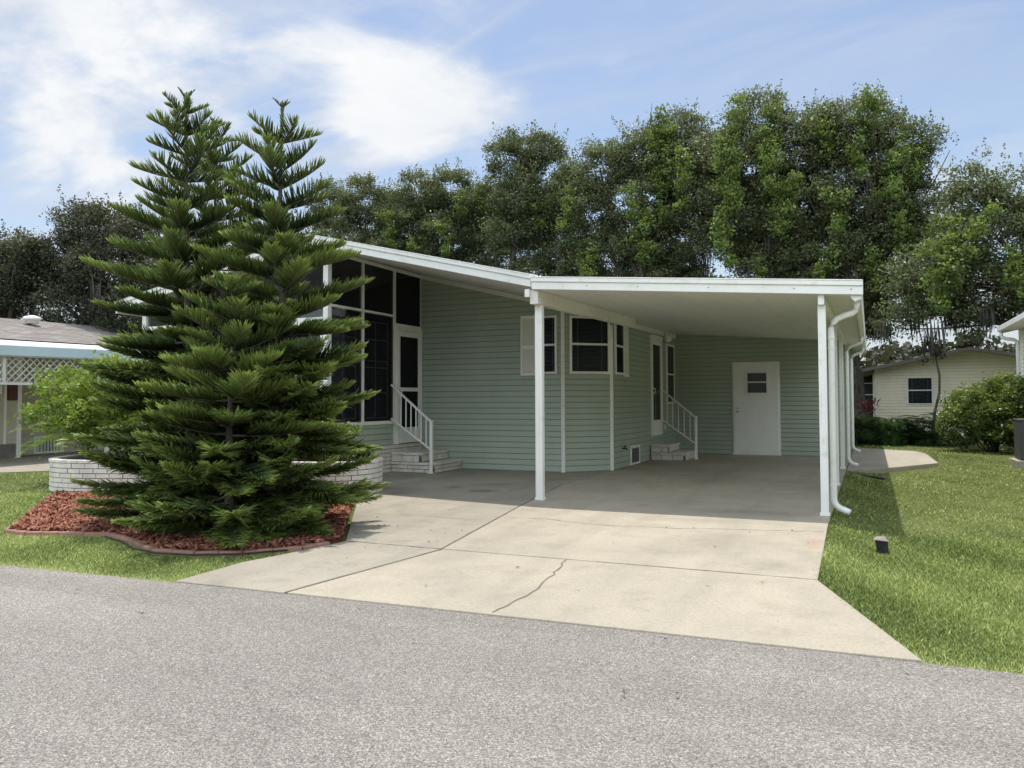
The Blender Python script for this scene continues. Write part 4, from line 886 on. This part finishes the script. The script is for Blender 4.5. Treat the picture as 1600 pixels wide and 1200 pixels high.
# ------------------------------------------------------------------ shrubs and plants
def stems(mb, c, tips, r=.016):
    for q in tips: limb(mb, c, q, r, r*.3, .2, 4)
def shrub(label, base, blobs, m, dens, per, size, asp=.6, rr=(.10,.22), name='shrub', grp=None):
    t = thing(name, label, 'shrub', base, grp); mb = MB()
    for b in blobs:
        for _ in range(3): limb(mb, (base[0]+random.uniform(-.15,.15), base[1]+random.uniform(-.15,.15), base[2]), (b[0]+random.uniform(-.5,.5)*b[3], b[1]+random.uniform(-.5,.5)*b[3], b[2]), .022, .006, .15, 5)
    obj('stem', mb, M['bark'], t, 0, True); Q, tt = clumps(blobs, dens, per, rr, size, asp, 1.0, .7); quadobj('foliage', Q, tt, M[m], t); return t
sh = shrub('bright yellow green shrub growing from the left planter', (-10.6,9.0,.38), [(-11.2,9.0,1.45,.60,.48),(-10.6,8.9,1.70,.70,.40),(-11.75,9.0,1.25,.48,.36),(-12.3,8.9,1.15,.36,.30),(-12.0,8.8,1.6,.4,.3),(-11.5,8.4,1.3,.5,.4),(-10.2,9.0,1.25,.65,.50),(-10.9,8.6,1.0,.55,.35),(-9.6,9.1,1.4,.6,.5)], 'shrub', 130, 60, (.045,.095), .5)
F = []
for i in range(44):
    a = RNG.uniform(2.2, 6.4) if i < 26 else RNG.uniform(2.5, 4.4); e = RNG.uniform(.25, 1.1); b = (-11.05+RNG.normal(0,.2), 8.75+RNG.normal(0,.2), .7)
    q, _ = frond_leaf(b, (math.cos(a)*math.cos(e), math.sin(a)*math.cos(e), math.sin(e)), RNG.uniform(.9,1.5), 26, .006, .5, .24); F.append(q)
F = np.concatenate(F); pl = thing('palm_clump', 'feathery yellow green palm arching out of the left planter', 'palm', (-11.05,8.75,.4)); quadobj('frond', F, RNG.uniform(.3,1,len(F)), M['palm'], pl)
shrub('glossy leaved shrub filling the planter by the porch steps', (-7.2,9.4,.38), [(-7.15,9.35,.74,.40,.32),(-6.80,9.50,.68,.32,.28),(-7.6,9.3,.78,.45,.34),(-8.1,9.2,.8,.4,.35)], 'shrubdark', 190, 55, (.04,.085), .55, (.07,.15))
# philodendron hedge: plants with big lobed leaves
def lobed(C, D, L, n=9):
    C = np.array(C, float); D = unit(np.array(D, float)); s = unit(np.cross(D, [0,0,1.0])+RNG.normal(0,.25,3)); nrm = np.cross(s, D); out = []
    for i in range(n):
        t = (i+.6)/n; p = C+D*L*t-np.array([0,0,1])*L*.35*t*t; l = L*.62*math.sin(math.pi*(.22+.70*t))
        for sg in (-1, 1):
            d = unit(s*sg+D*.55-nrm*.12*0-np.array([0,0,.22])); e = p+d*l; m_ = p+d*l*.55; w = D*L*.058
            out.append([p-w*.4, m_-w, e, m_+w])
    return np.array(out)
def philo(label, c, h, w, nl, grp):
    t = thing('philodendron', label, 'shrub', c, grp); Q = []; mb = MB()
    for i in range(nl):
        a = random.uniform(0, 6.28); r = random.uniform(.15, 1)**.6*w; z = h*random.uniform(.25, 1.0)*(1-.35*(r/w)**2); p = (c[0]+math.cos(a)*r*.75, c[1]+math.sin(a)*r*.75, c[2]+z)
        Q.append(lobed(p, (math.cos(a), math.sin(a), random.uniform(-.55,.35)), random.uniform(.34,.60)))
        mb.tube([(c[0],c[1],c[2]), ((c[0]+p[0])/2,(c[1]+p[1])/2,c[2]+z*.7), p], [.014,.010,.006], 5)
    obj('stem', mb, M['pinebark'], t, 0, True); Q = np.concatenate(Q); quadobj('leaf', Q, np.clip(RNG.normal(.38,.22,len(Q)),0,1), M['philo'], t); return t
hx = [(-.35,26.1),(.35,26.3),(.55,25.7),(1.15,26.2),(1.75,25.9),(-.2,25.6)]
hl = ['lobed leaf plant at the left end of the hedge, against the downspout','lobed leaf plant under the red leaved plant','front lobed leaf plant with pale sunlit leaves hanging over the lawn','lobed leaf plant below the cream house window','lobed leaf plant at the hedge end beside the big round bush','low lobed leaf plant in front at the side path']
for (x, y), l in zip(hx, hl): philo(l, (x, y, -.03), 1.05, .72, 60, 'lobed leaf plants in the back hedge')
cd = thing('cordyline', 'red leaved plant above the back hedge by the downspout', 'plant', (-.05,26.7,-.03)); Q = []
for i in range(70):
    a = RNG.uniform(0, 6.28); e = RNG.uniform(-.1, 1.2); d = np.array([math.cos(a)*math.cos(e), math.sin(a)*math.cos(e), math.sin(e)]); p = np.array([-.05,26.7,1.0])+RNG.normal(0,.13,3); s = unit(np.cross(d, [0,0,1.0]))*.028; L = RNG.uniform(.28,.45)
    Q.append([p, p+d*L*.5+s, p+d*L-np.array([0,0,.08]), p+d*L*.5-s])
quadobj('leaf', np.array(Q), RNG.uniform(.1,1,len(Q)), M['cordy'], cd)
obj('stem', MB().tube([(-.05,26.7,-.03),(-.03,26.7,.5),(-.05,26.7,1.05)], [.025,.02,.015], 6), M['pinebark'], cd)
shrub('big rounded light green bush at right, before the cream house', (2.75,22.9,-.03), [(2.15,23.0,.72,.62,.60),(2.65,22.8,1.12,.70,.66),(3.1,22.6,1.35,.60,.62),(3.2,22.3,1.0,.42,.7),(2.45,23.4,1.1,.6,.6),(2.85,22.4,.68,.62,.60),(3.15,22.2,.6,.42,.55)], 'shrubdark', 140, 75, (.05,.095), .6, (.12,.26), 'round_bush')
st = thing('crape_tree', 'small curved trunk tree before the cream house window', 'tree', (1.70,26.9,-.03))
obj('trunk', MB().tube([(1.70,26.9,-.03),(1.78,26.9,.9),(1.92,26.9,1.5),(1.93,26.9,2.0),(1.85,26.9,2.5),(1.84,26.9,2.9)], [.045,.042,.035,.032,.028,.015], 8), M['bark'], st, 0, True)
Q, tt = clumps([(1.75,26.9,2.85,.42,.30),(2.1,26.9,2.75,.32,.24),(1.5,26.9,2.6,.26,.2)], 60, 40, (.12,.2), (.06,.11), .6); quadobj('crown', Q, tt*.6, M['oakdark'], st)

# ------------------------------------------------------------------ neighbouring houses
N1 = thing('neighbour_house', 'beige neighbour house with grey shingle roof and lattice carport, far left', 'house', (-19, 12, 0))
obj('roof', MB().hexa([(-18.2,5,2.72),(-21.2,5,3.50),(-24.2,5,2.7),(-21.2,5,3.30)], [(-18.2,21,2.84),(-21.2,21,3.62),(-24.2,21,2.8),(-21.2,21,3.42)]), M['shingle'], N1)
obj('carport_roof', MB().hexa([(-16.42,5,2.43),(-18.25,5,2.70),(-18.25,5,2.66),(-16.42,5,2.37)], [(-16.42,21,2.64),(-18.25,21,2.82),(-18.25,21,2.78),(-16.42,21,2.58)]), M['roofwhite'], N1)
obj('gutter', MB().hexa([(-16.42,5,2.19),(-16.34,5,2.22),(-16.34,5,2.42),(-16.42,5,2.425)], [(-16.42,21,2.37),(-16.34,21,2.40),(-16.34,21,2.61),(-16.42,21,2.615)]), M['lightblue'], N1, .004)
lat = MB()
y0, y1, z0, z1 = 8.0, 16.0, 1.72, 2.30; st_ = .155
k = int((y1-y0+(z1-z0))/st_)
for i in range(-4, k):
    for sg, xx in ((1, -16.47), (-1, -16.485)):
        a = y0+i*st_; p = [(a, z0), (a+(z1-z0), z1)] if sg > 0 else [(a+(z1-z0), z0), (a, z1)]
        (ya, za), (yb_, zb_) = p
        if min(ya, yb_) < y0 or max(ya, yb_) > y1: continue
        lat.bar((xx,ya,za), (xx,yb_,zb_), .010, .042, (1,0,0))
obj('lattice', lat, M['lattice'], N1)
lf = MB().box(-16.50,-16.455,8,16,1.67,1.725).box(-16.50,-16.455,8,16,2.285,2.33)
for y in (10.75, 13.0): lf.box(-16.50,-16.45,y-.03,y+.03,1.725,2.285)
obj('lattice_frame', lf, M['lattice'], N1, .003)
obj('post', MB().box(-16.51,-16.44,13.2,13.27,-.006,1.67), M['lattice'], N1, .003)
obj('post', MB().box(-16.51,-16.44,8.0,8.07,-.006,1.67), M['lattice'], N1, .003)
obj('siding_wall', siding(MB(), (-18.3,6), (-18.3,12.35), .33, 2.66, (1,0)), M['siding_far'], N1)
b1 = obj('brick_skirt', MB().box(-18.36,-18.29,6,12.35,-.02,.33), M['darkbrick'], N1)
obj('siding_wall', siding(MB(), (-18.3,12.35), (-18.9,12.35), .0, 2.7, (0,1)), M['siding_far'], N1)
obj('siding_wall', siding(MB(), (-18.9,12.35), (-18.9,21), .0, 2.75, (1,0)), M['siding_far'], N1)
obj('corner_trim', MB().box(-18.3,-18.26,12.26,12.36,.0,2.66).box(-18.29,-18.262,11.95,12.0,.33,2.66), M['trim'], N1)
obj('wall_panel', MB().box(-18.29,-18.22,12.02,12.24,1.35,1.72), M['redbox'], N1, .01)
window(N1, (-18.3,11.2), (0,1), (1,0), .68, 1.5, 2.3, .05, None, None, None, 'darkglass')
v = MB()
for a in ((13.1,13.9,.40,.45),(13.1,13.9,.02,.07),(13.1,13.16,.07,.40),(13.84,13.9,.07,.40)): v.box(-18.89,-18.85,*a)
vv = obj('foundation_vent', v, M['trim'], N1)
v = MB(); y = 13.19
while y < 13.82: v.box(-18.885,-18.865,y,y+.05,.07,.40); y += .085
obj('louvre', v, M['lattice'], vv); obj('recess', MB().box(-18.884,-18.88,13.14,13.86,.06,.41), M['interior'], vv)
for y in (11.35, 14.05):
    obj('roof_vent', MB().lathe((-20.4,y,3.36+.0075*y-.06), [(.16,0),(.16,.10),(.22,.10),(.20,.18),(.05,.22)], 14), M['white'], N1, 0, True)
obj('gable_wall', MB().box(-24.0,-18.95,5.6,20.4,-.02,2.66), M['siding_far'], N1)

N2 = thing('neighbour_house', 'cream sided neighbour house with grey gable roof behind the back hedge', 'house', (2.5, 30, 0))
obj('siding_wall', siding(MB(), (.20,30), (2.99,30), .0, (2.40,2.93), (0,-1)), M['cream'], N2)
obj('siding_wall', siding(MB(), (2.99,30), (6.2,30), .0, (2.93,2.38), (0,-1)), M['cream'], N2)
obj('roof', MB().hexa([(-.75,29.55,2.14),(2.99,29.55,2.90),(6.9,29.55,2.20),(6.9,29.55,2.29),(2.99,29.55,2.99),(-.75,29.55,2.23)], [(-.75,40,2.14),(2.99,40,2.90),(6.9,40,2.20),(6.9,40,2.29),(2.99,40,2.99),(-.75,40,2.23)]), M['shingle'], N2)
obj('fascia', MB().hexa([(-.75,29.50,2.12),(2.99,29.50,2.885),(6.9,29.50,2.18),(6.9,29.50,2.27),(2.99,29.50,2.995),(-.75,29.50,2.23)], [(-.75,29.545,2.12),(2.99,29.545,2.885),(6.9,29.545,2.18),(6.9,29.545,2.27),(2.99,29.545,2.975),(-.75,29.545,2.21)]), M['bronze'], N2)
obj('corner_trim', MB().box(.17,.25,29.96,29.99,0,2.38), M['trim'], N2)
window(N2, (1.17,30), (1,0), (0,-1), .78, 1.12, 2.05, .04, 1.60, 'full', M['doorwhite'], 'glass')
obj('recess', MB().box(-.7,.17,30.6,30.65,0,2.1), M['interior'], N2)
obj('side_wall', MB().box(.19,6.1,30.03,39.5,0,2.1).box(.12,.18,30.05,30.7,0,2.2), M['cream'], N2)
obj('railing', MB().box(-.7,.17,30.52,30.55,1.45,1.48).box(-.7,.17,30.52,30.55,1.85,1.88), M['trim'], N2)

N3 = thing('neighbour_house', 'white eave and corner post of a house at the right frame edge', 'house', (6, 20, 0))
obj('roof', MB().hexa([(3.22,6,3.13),(8,6,4.2),(13,6,3.1),(13,6,3.2),(8,6,4.32),(3.22,6,3.22)], [(3.22,24.25,3.13),(8,24.25,4.2),(13,24.25,3.1),(13,24.25,3.2),(8,24.25,4.32),(3.22,24.25,3.22)]), M['shingle'], N3)
obj('gutter', MB().box(3.10,3.215,6,24.22,3.06,3.19), M['white'], N3, .01)
obj('soffit', MB().box(3.216,3.62,6,24.2,3.09,3.12), M['trim'], N3)
obj('fascia', MB().hexa([(3.2,24.26,3.02),(8,24.26,4.09),(8,24.26,4.27),(3.2,24.26,3.22)], [(3.2,24.30,3.02),(8,24.30,4.09),(8,24.30,4.27),(3.2,24.30,3.22)]), M['white'], N3, .004)
obj('siding_wall', siding(MB(), (3.62,24.0), (3.62,6.2), .0, 3.08, (-1,0)), M['cream'], N3)
obj('back_wall', MB().box(3.64,12.5,23.9,23.98,0,3.05), M['cream'], N3)
obj('corner_post', MB().box(3.56,3.68,23.96,24.06,0,3.08), M['white'], N3, .004)
obj('downspout', MB().tube([(3.16,24.05,3.05),(3.16,24.05,2.96),(3.19,24.05,2.90),(3.28,24.04,2.86),(3.44,24.03,2.83),(3.51,24.02,2.78),(3.52,24.02,2.66),(3.52,24.02,.1)], .045, 8), M['white'], N3, 0, True)

# air conditioner, lawn light, drain strip
AC = thing('air_conditioner', 'dark grey air conditioner on a concrete pad at the right edge', 'air conditioner', (3.03, 18.7, -.03))
ab = MB().box(2.70,3.40,18.40,19.10,.09,.86); obj('case', ab, M['accover'], AC, .02)
fl = MB(); z = .12
while z < .84:
    fl.box(2.692,3.408,18.392,18.399,z,z+.006); fl.box(2.692,2.699,18.40,19.10,z,z+.006); z += .022
obj('grille', fl, M['louvre'], AC)
obj('top_cover', MB().box(2.685,3.415,18.385,19.115,.862,.90), M['accover'], AC, .012); obj('pad', MB().box(2.62,3.48,18.3,19.2,-.08,.085), M['conc_far'], AC, .01)
LP = thing('lawn_light', 'small black box shaped lawn light tilted in the right lawn', 'light', (.09, 7.93, -.08))
def tilt(pts, c, ax=.10, ay=-.08): return [(c[0]+.76*(x+ax*z), c[1]+.76*(y+ay*z), c[2]+.76*z) for x, y, z in pts]
c = (.09,7.93,-.075); q = [(-.062,-.055),(.062,-.055),(.055,.055),(-.055,.055)]; q2 = [(-.070,-.06),(.070,-.06),(.062,.06),(-.062,.06)]; q3 = [(-.088,-.085),(.082,-.085),(.075,.075),(-.080,.075)]
obj('body', MB().hexa(tilt([(x,y,.0) for x,y in q], c, -.12), tilt([(x,y,.145) for x,y in q2], c, -.12)), M['black'], LP, .006)
obj('cap', MB().hexa(tilt([(x-.004,y,.146-.07*x*1.2) for x,y in q3], (c[0],c[1],c[2]+.0), -.10), tilt([(x*.55,y*.55,.185) for x,y in q3], c, -.10)), M['bronze'], LP, .005)
obj('spike', MB().box(.04,.08,7.86,7.88,-.10,-.05), M['black'], LP)
tag(obj('drain_strip', MB().bar((-.30,15.75,-.045), (.22,15.15,-.075), .05, .03), M['black'], None, .004), 'black drain strip lying on the grass by the side path', 'drain strip')

# ------------------------------------------------------------------ sky, sun, camera
SUN = Vector((-.135, .150, 1)).normalized(); el = math.asin(SUN.z); az = math.atan2(SUN.x, SUN.y)
W = bpy.data.worlds.new('World'); SC.world = W; W.use_nodes = True; nt = W.node_tree; nt.nodes.clear()
def wn(t, **k):
    x = nt.nodes.new(t)
    for a, b in k.items(): setattr(x, a, b)
    return x
out = wn('ShaderNodeOutputWorld'); bg = wn('ShaderNodeBackground'); sky = wn('ShaderNodeTexSky', sky_type='NISHITA', sun_disc=False)
sky.sun_elevation = el; sky.sun_rotation = az; sky.air_density = 1.0; sky.dust_density = 1.6; sky.ozone_density = 1.5
tc = wn('ShaderNodeTexCoord'); sep = wn('ShaderNodeSeparateXYZ'); nt.links.new(tc.outputs['Generated'], sep.inputs[0])
def ma(op, a, b=None, c=None, clamp=False):
    x = wn('ShaderNodeMath', operation=op, use_clamp=clamp)
    for i, v in enumerate((a, b, c)):
        if v is None: continue
        if hasattr(v, 'links'): nt.links.new(v, x.inputs[i])
        else: x.inputs[i].default_value = v
    return x.outputs[0]
zc = ma('MAXIMUM', sep.outputs['Z'], .02); den = ma('ADD', zc, .22)
cv = wn('ShaderNodeCombineXYZ'); nt.links.new(ma('DIVIDE', sep.outputs['X'], den), cv.inputs[0]); nt.links.new(ma('DIVIDE', sep.outputs['Y'], den), cv.inputs[1])
def wnoise(scale, detail, rough, dist=0, off=(0,0,0), sc=(1,1,1), rot=0):
    mp = wn('ShaderNodeMapping'); mp.inputs['Location'].default_value = off; mp.inputs['Scale'].default_value = sc; mp.inputs['Rotation'].default_value = (0,0,rot)
    nt.links.new(cv.outputs[0], mp.inputs[0]); x = wn('ShaderNodeTexNoise'); x.inputs['Scale'].default_value = scale; x.inputs['Detail'].default_value = detail
    x.inputs['Roughness'].default_value = rough; x.inputs['Distortion'].default_value = dist; nt.links.new(mp.outputs[0], x.inputs['Vector']); return x.outputs['Fac']
def blob(d, inner, outer):                                   # soft region of sky around a direction
    d = Vector(d).normalized(); v = wn('ShaderNodeVectorMath', operation='DOT_PRODUCT'); v.inputs[1].default_value = d
    nt.links.new(tc.outputs['Generated'], v.inputs[0]); x = wn('ShaderNodeMapRange', interpolation_type='SMOOTHSTEP')
    x.inputs['From Min'].default_value = math.cos(R(outer)); x.inputs['From Max'].default_value = math.cos(R(inner)); nt.links.new(v.outputs['Value'], x.inputs['Value']); return x.outputs[0]
n1 = wnoise(1.75, 10, .58, .4, (3.1,1.7,0)); n2 = wnoise(.75, 7, .62, .9, (7.3,2.2,0), (1,2.2,1), .6)
b1 = blob((-.490,.765,.412), 1.0, 10.5); b2 = blob((-.480,.812,.330), .5, 8.0); b3 = blob((-.765,.588,.262), .5, 5.5); b4 = blob((-.76,.56,.37), 2, 15); b5 = blob((-.62,.68,.375), 2, 11)
b6 = blob((.15,.955,.245), .5, 3.5); b7 = blob((.075,.97,.222), .3, 2.5); b8 = blob((-.27,.87,.41), .2, 2.2); b9 = blob((-.655,.70,.295), .3, 3.2); b10 = blob((-.42,.80,.43), 2, 13)
left = blob((-.75,.56,.34), 8, 34)
reg = ma('ADD', ma('MULTIPLY', b1, .58), ma('MULTIPLY', b2, .50))
for b, k in ((b3,.52),(b4,.30),(b5,.22),(b6,1.3),(b7,1.3),(b8,.75),(b9,.42),(b10,.30)): reg = ma('ADD', reg, ma('MULTIPLY', b, k))
den1 = ma('ADD', ma('MULTIPLY', ma('SUBTRACT', n1, .535), 5.2), reg)
mr = wn('ShaderNodeMapRange', interpolation_type='SMOOTHSTEP'); mr.inputs['From Min'].default_value = .08; mr.inputs['From Max'].default_value = .95; nt.links.new(ma('MULTIPLY', den1, ma('ADD', ma('MULTIPLY', left, .6), .3)), mr.inputs['Value'])
n3 = wnoise(1.5, 8, .62, 1.2, (1.3,5.2,0), (1,2.6,1), .5)
vr = wn('ShaderNodeMapRange', interpolation_type='SMOOTHSTEP'); vr.inputs['From Min'].default_value = .36; vr.inputs['From Max'].default_value = .72; vr.inputs['To Max'].default_value = .9; nt.links.new(n3, vr.inputs['Value'])
veil = ma('MULTIPLY', vr.outputs[0], ma('ADD', ma('MULTIPLY', left, .66), .36))
haze = wn('ShaderNodeMapRange', interpolation_type='SMOOTHSTEP'); haze.inputs['From Min'].default_value = .26; haze.inputs['From Max'].default_value = .0; haze.inputs['To Max'].default_value = .6; nt.links.new(sep.outputs['Z'], haze.inputs['Value'])
inv = ma('MULTIPLY', ma('MULTIPLY', ma('SUBTRACT', 1, mr.outputs[0]), ma('SUBTRACT', 1, veil)), ma('SUBTRACT', 1, haze.outputs[0])); cov = ma('SUBTRACT', 1, inv, None, True)
def wmix(f, a, b, mode='MIX'):
    x = wn('ShaderNodeMix', data_type='RGBA', blend_type=mode)
    for s, v in ((x.inputs['Factor'], f), (x.inputs['A'], a), (x.inputs['B'], b)):
        if hasattr(v, 'links'): nt.links.new(v, s)
        elif s.name == 'Factor': s.default_value = v
        else: s.default_value = (*v, 1)
    return x.outputs['Result']
skyc = wmix(1.0, sky.outputs[0], (1.26,1.20,1.14), 'MULTIPLY')
shade = wmix(mr.outputs[0], (4.4,4.8,5.5), (6.4,6.5,6.6)); shade = wmix(ma('MULTIPLY', ma('SUBTRACT', n2, .42, None, True), 1.2), shade, (3.9,4.3,5.1))
seen = wmix(cov, skyc, shade)
def sstep(v, a, b):
    x = wn('ShaderNodeMapRange', interpolation_type='SMOOTHSTEP'); x.inputs['From Min'].default_value = min(a, b); x.inputs['From Max'].default_value = max(a, b)
    if a > b: x.inputs['To Min'].default_value = 1; x.inputs['To Max'].default_value = 0
    nt.links.new(v, x.inputs['Value']); return x.outputs[0]
# unseen bright cloud band added behind the camera as fill for facade and carport
back = sstep(sep.outputs['Y'], .15, -.30)
fillband = ma('MULTIPLY', ma('MULTIPLY', back, ma('MULTIPLY', sstep(sep.outputs['Z'], .16, .32), sstep(sep.outputs['Z'], .88, .60))), ma('ADD', .75, ma('MULTIPLY', n1, .5)))
seen = wmix(ma('MULTIPLY', back, sstep(sep.outputs['Z'], .16, .02)), seen, (2.2,2.4,2.3))
nt.links.new(wmix(fillband, seen, (14.0,15.8,17.4)), bg.inputs['Color']); bg.inputs['Strength'].default_value = .15
nt.links.new(bg.outputs[0], out.inputs['Surface'])
sl = bpy.data.lights.new('sun', 'SUN'); sl.energy = 4.0; sl.angle = R(.53); sl.color = (1, .96, .89); so = bpy.data.objects.new('sun', sl); COL.objects.link(so)
so.rotation_euler = (-SUN).to_track_quat('-Z', 'Y').to_euler(); so.location = (0, 10, 20)

f, Hc, pitch, roll = 1240.0, 1.30, R(2.0), R(.2)
yaw = math.atan(558*math.cos(pitch)/f)
fw = Vector((-math.sin(yaw)*math.cos(pitch), math.cos(yaw)*math.cos(pitch), math.sin(pitch))); rt = Vector((math.cos(yaw), math.sin(yaw), 0)); up = rt.cross(fw)
r2 = rt*math.cos(roll)-up*math.sin(roll); u2 = up*math.cos(roll)+rt*math.sin(roll)
cam = bpy.data.cameras.new('camera'); co = bpy.data.objects.new('camera', cam); COL.objects.link(co)
cam.sensor_width = 36; cam.lens = 36*f/1600; cam.shift_y = -(600-(626-f*math.tan(pitch)))/1600; cam.clip_end = 3000; cam.clip_start = .05
mw = Matrix.Identity(4)
for i in range(3): mw[i][0], mw[i][1], mw[i][2] = r2[i], u2[i], -fw[i]
mw[2][3] = Hc; co.matrix_world = mw; SC.camera = co
SC.view_settings.view_transform = 'Standard'; SC.view_settings.look = 'None'; SC.view_settings.exposure = 0; SC.view_settings.gamma = 1
SC.render.engine = 'CYCLES'; SC.cycles.max_bounces = 8; SC.cycles.transparent_max_bounces = 16; SC.cycles.use_denoising = True
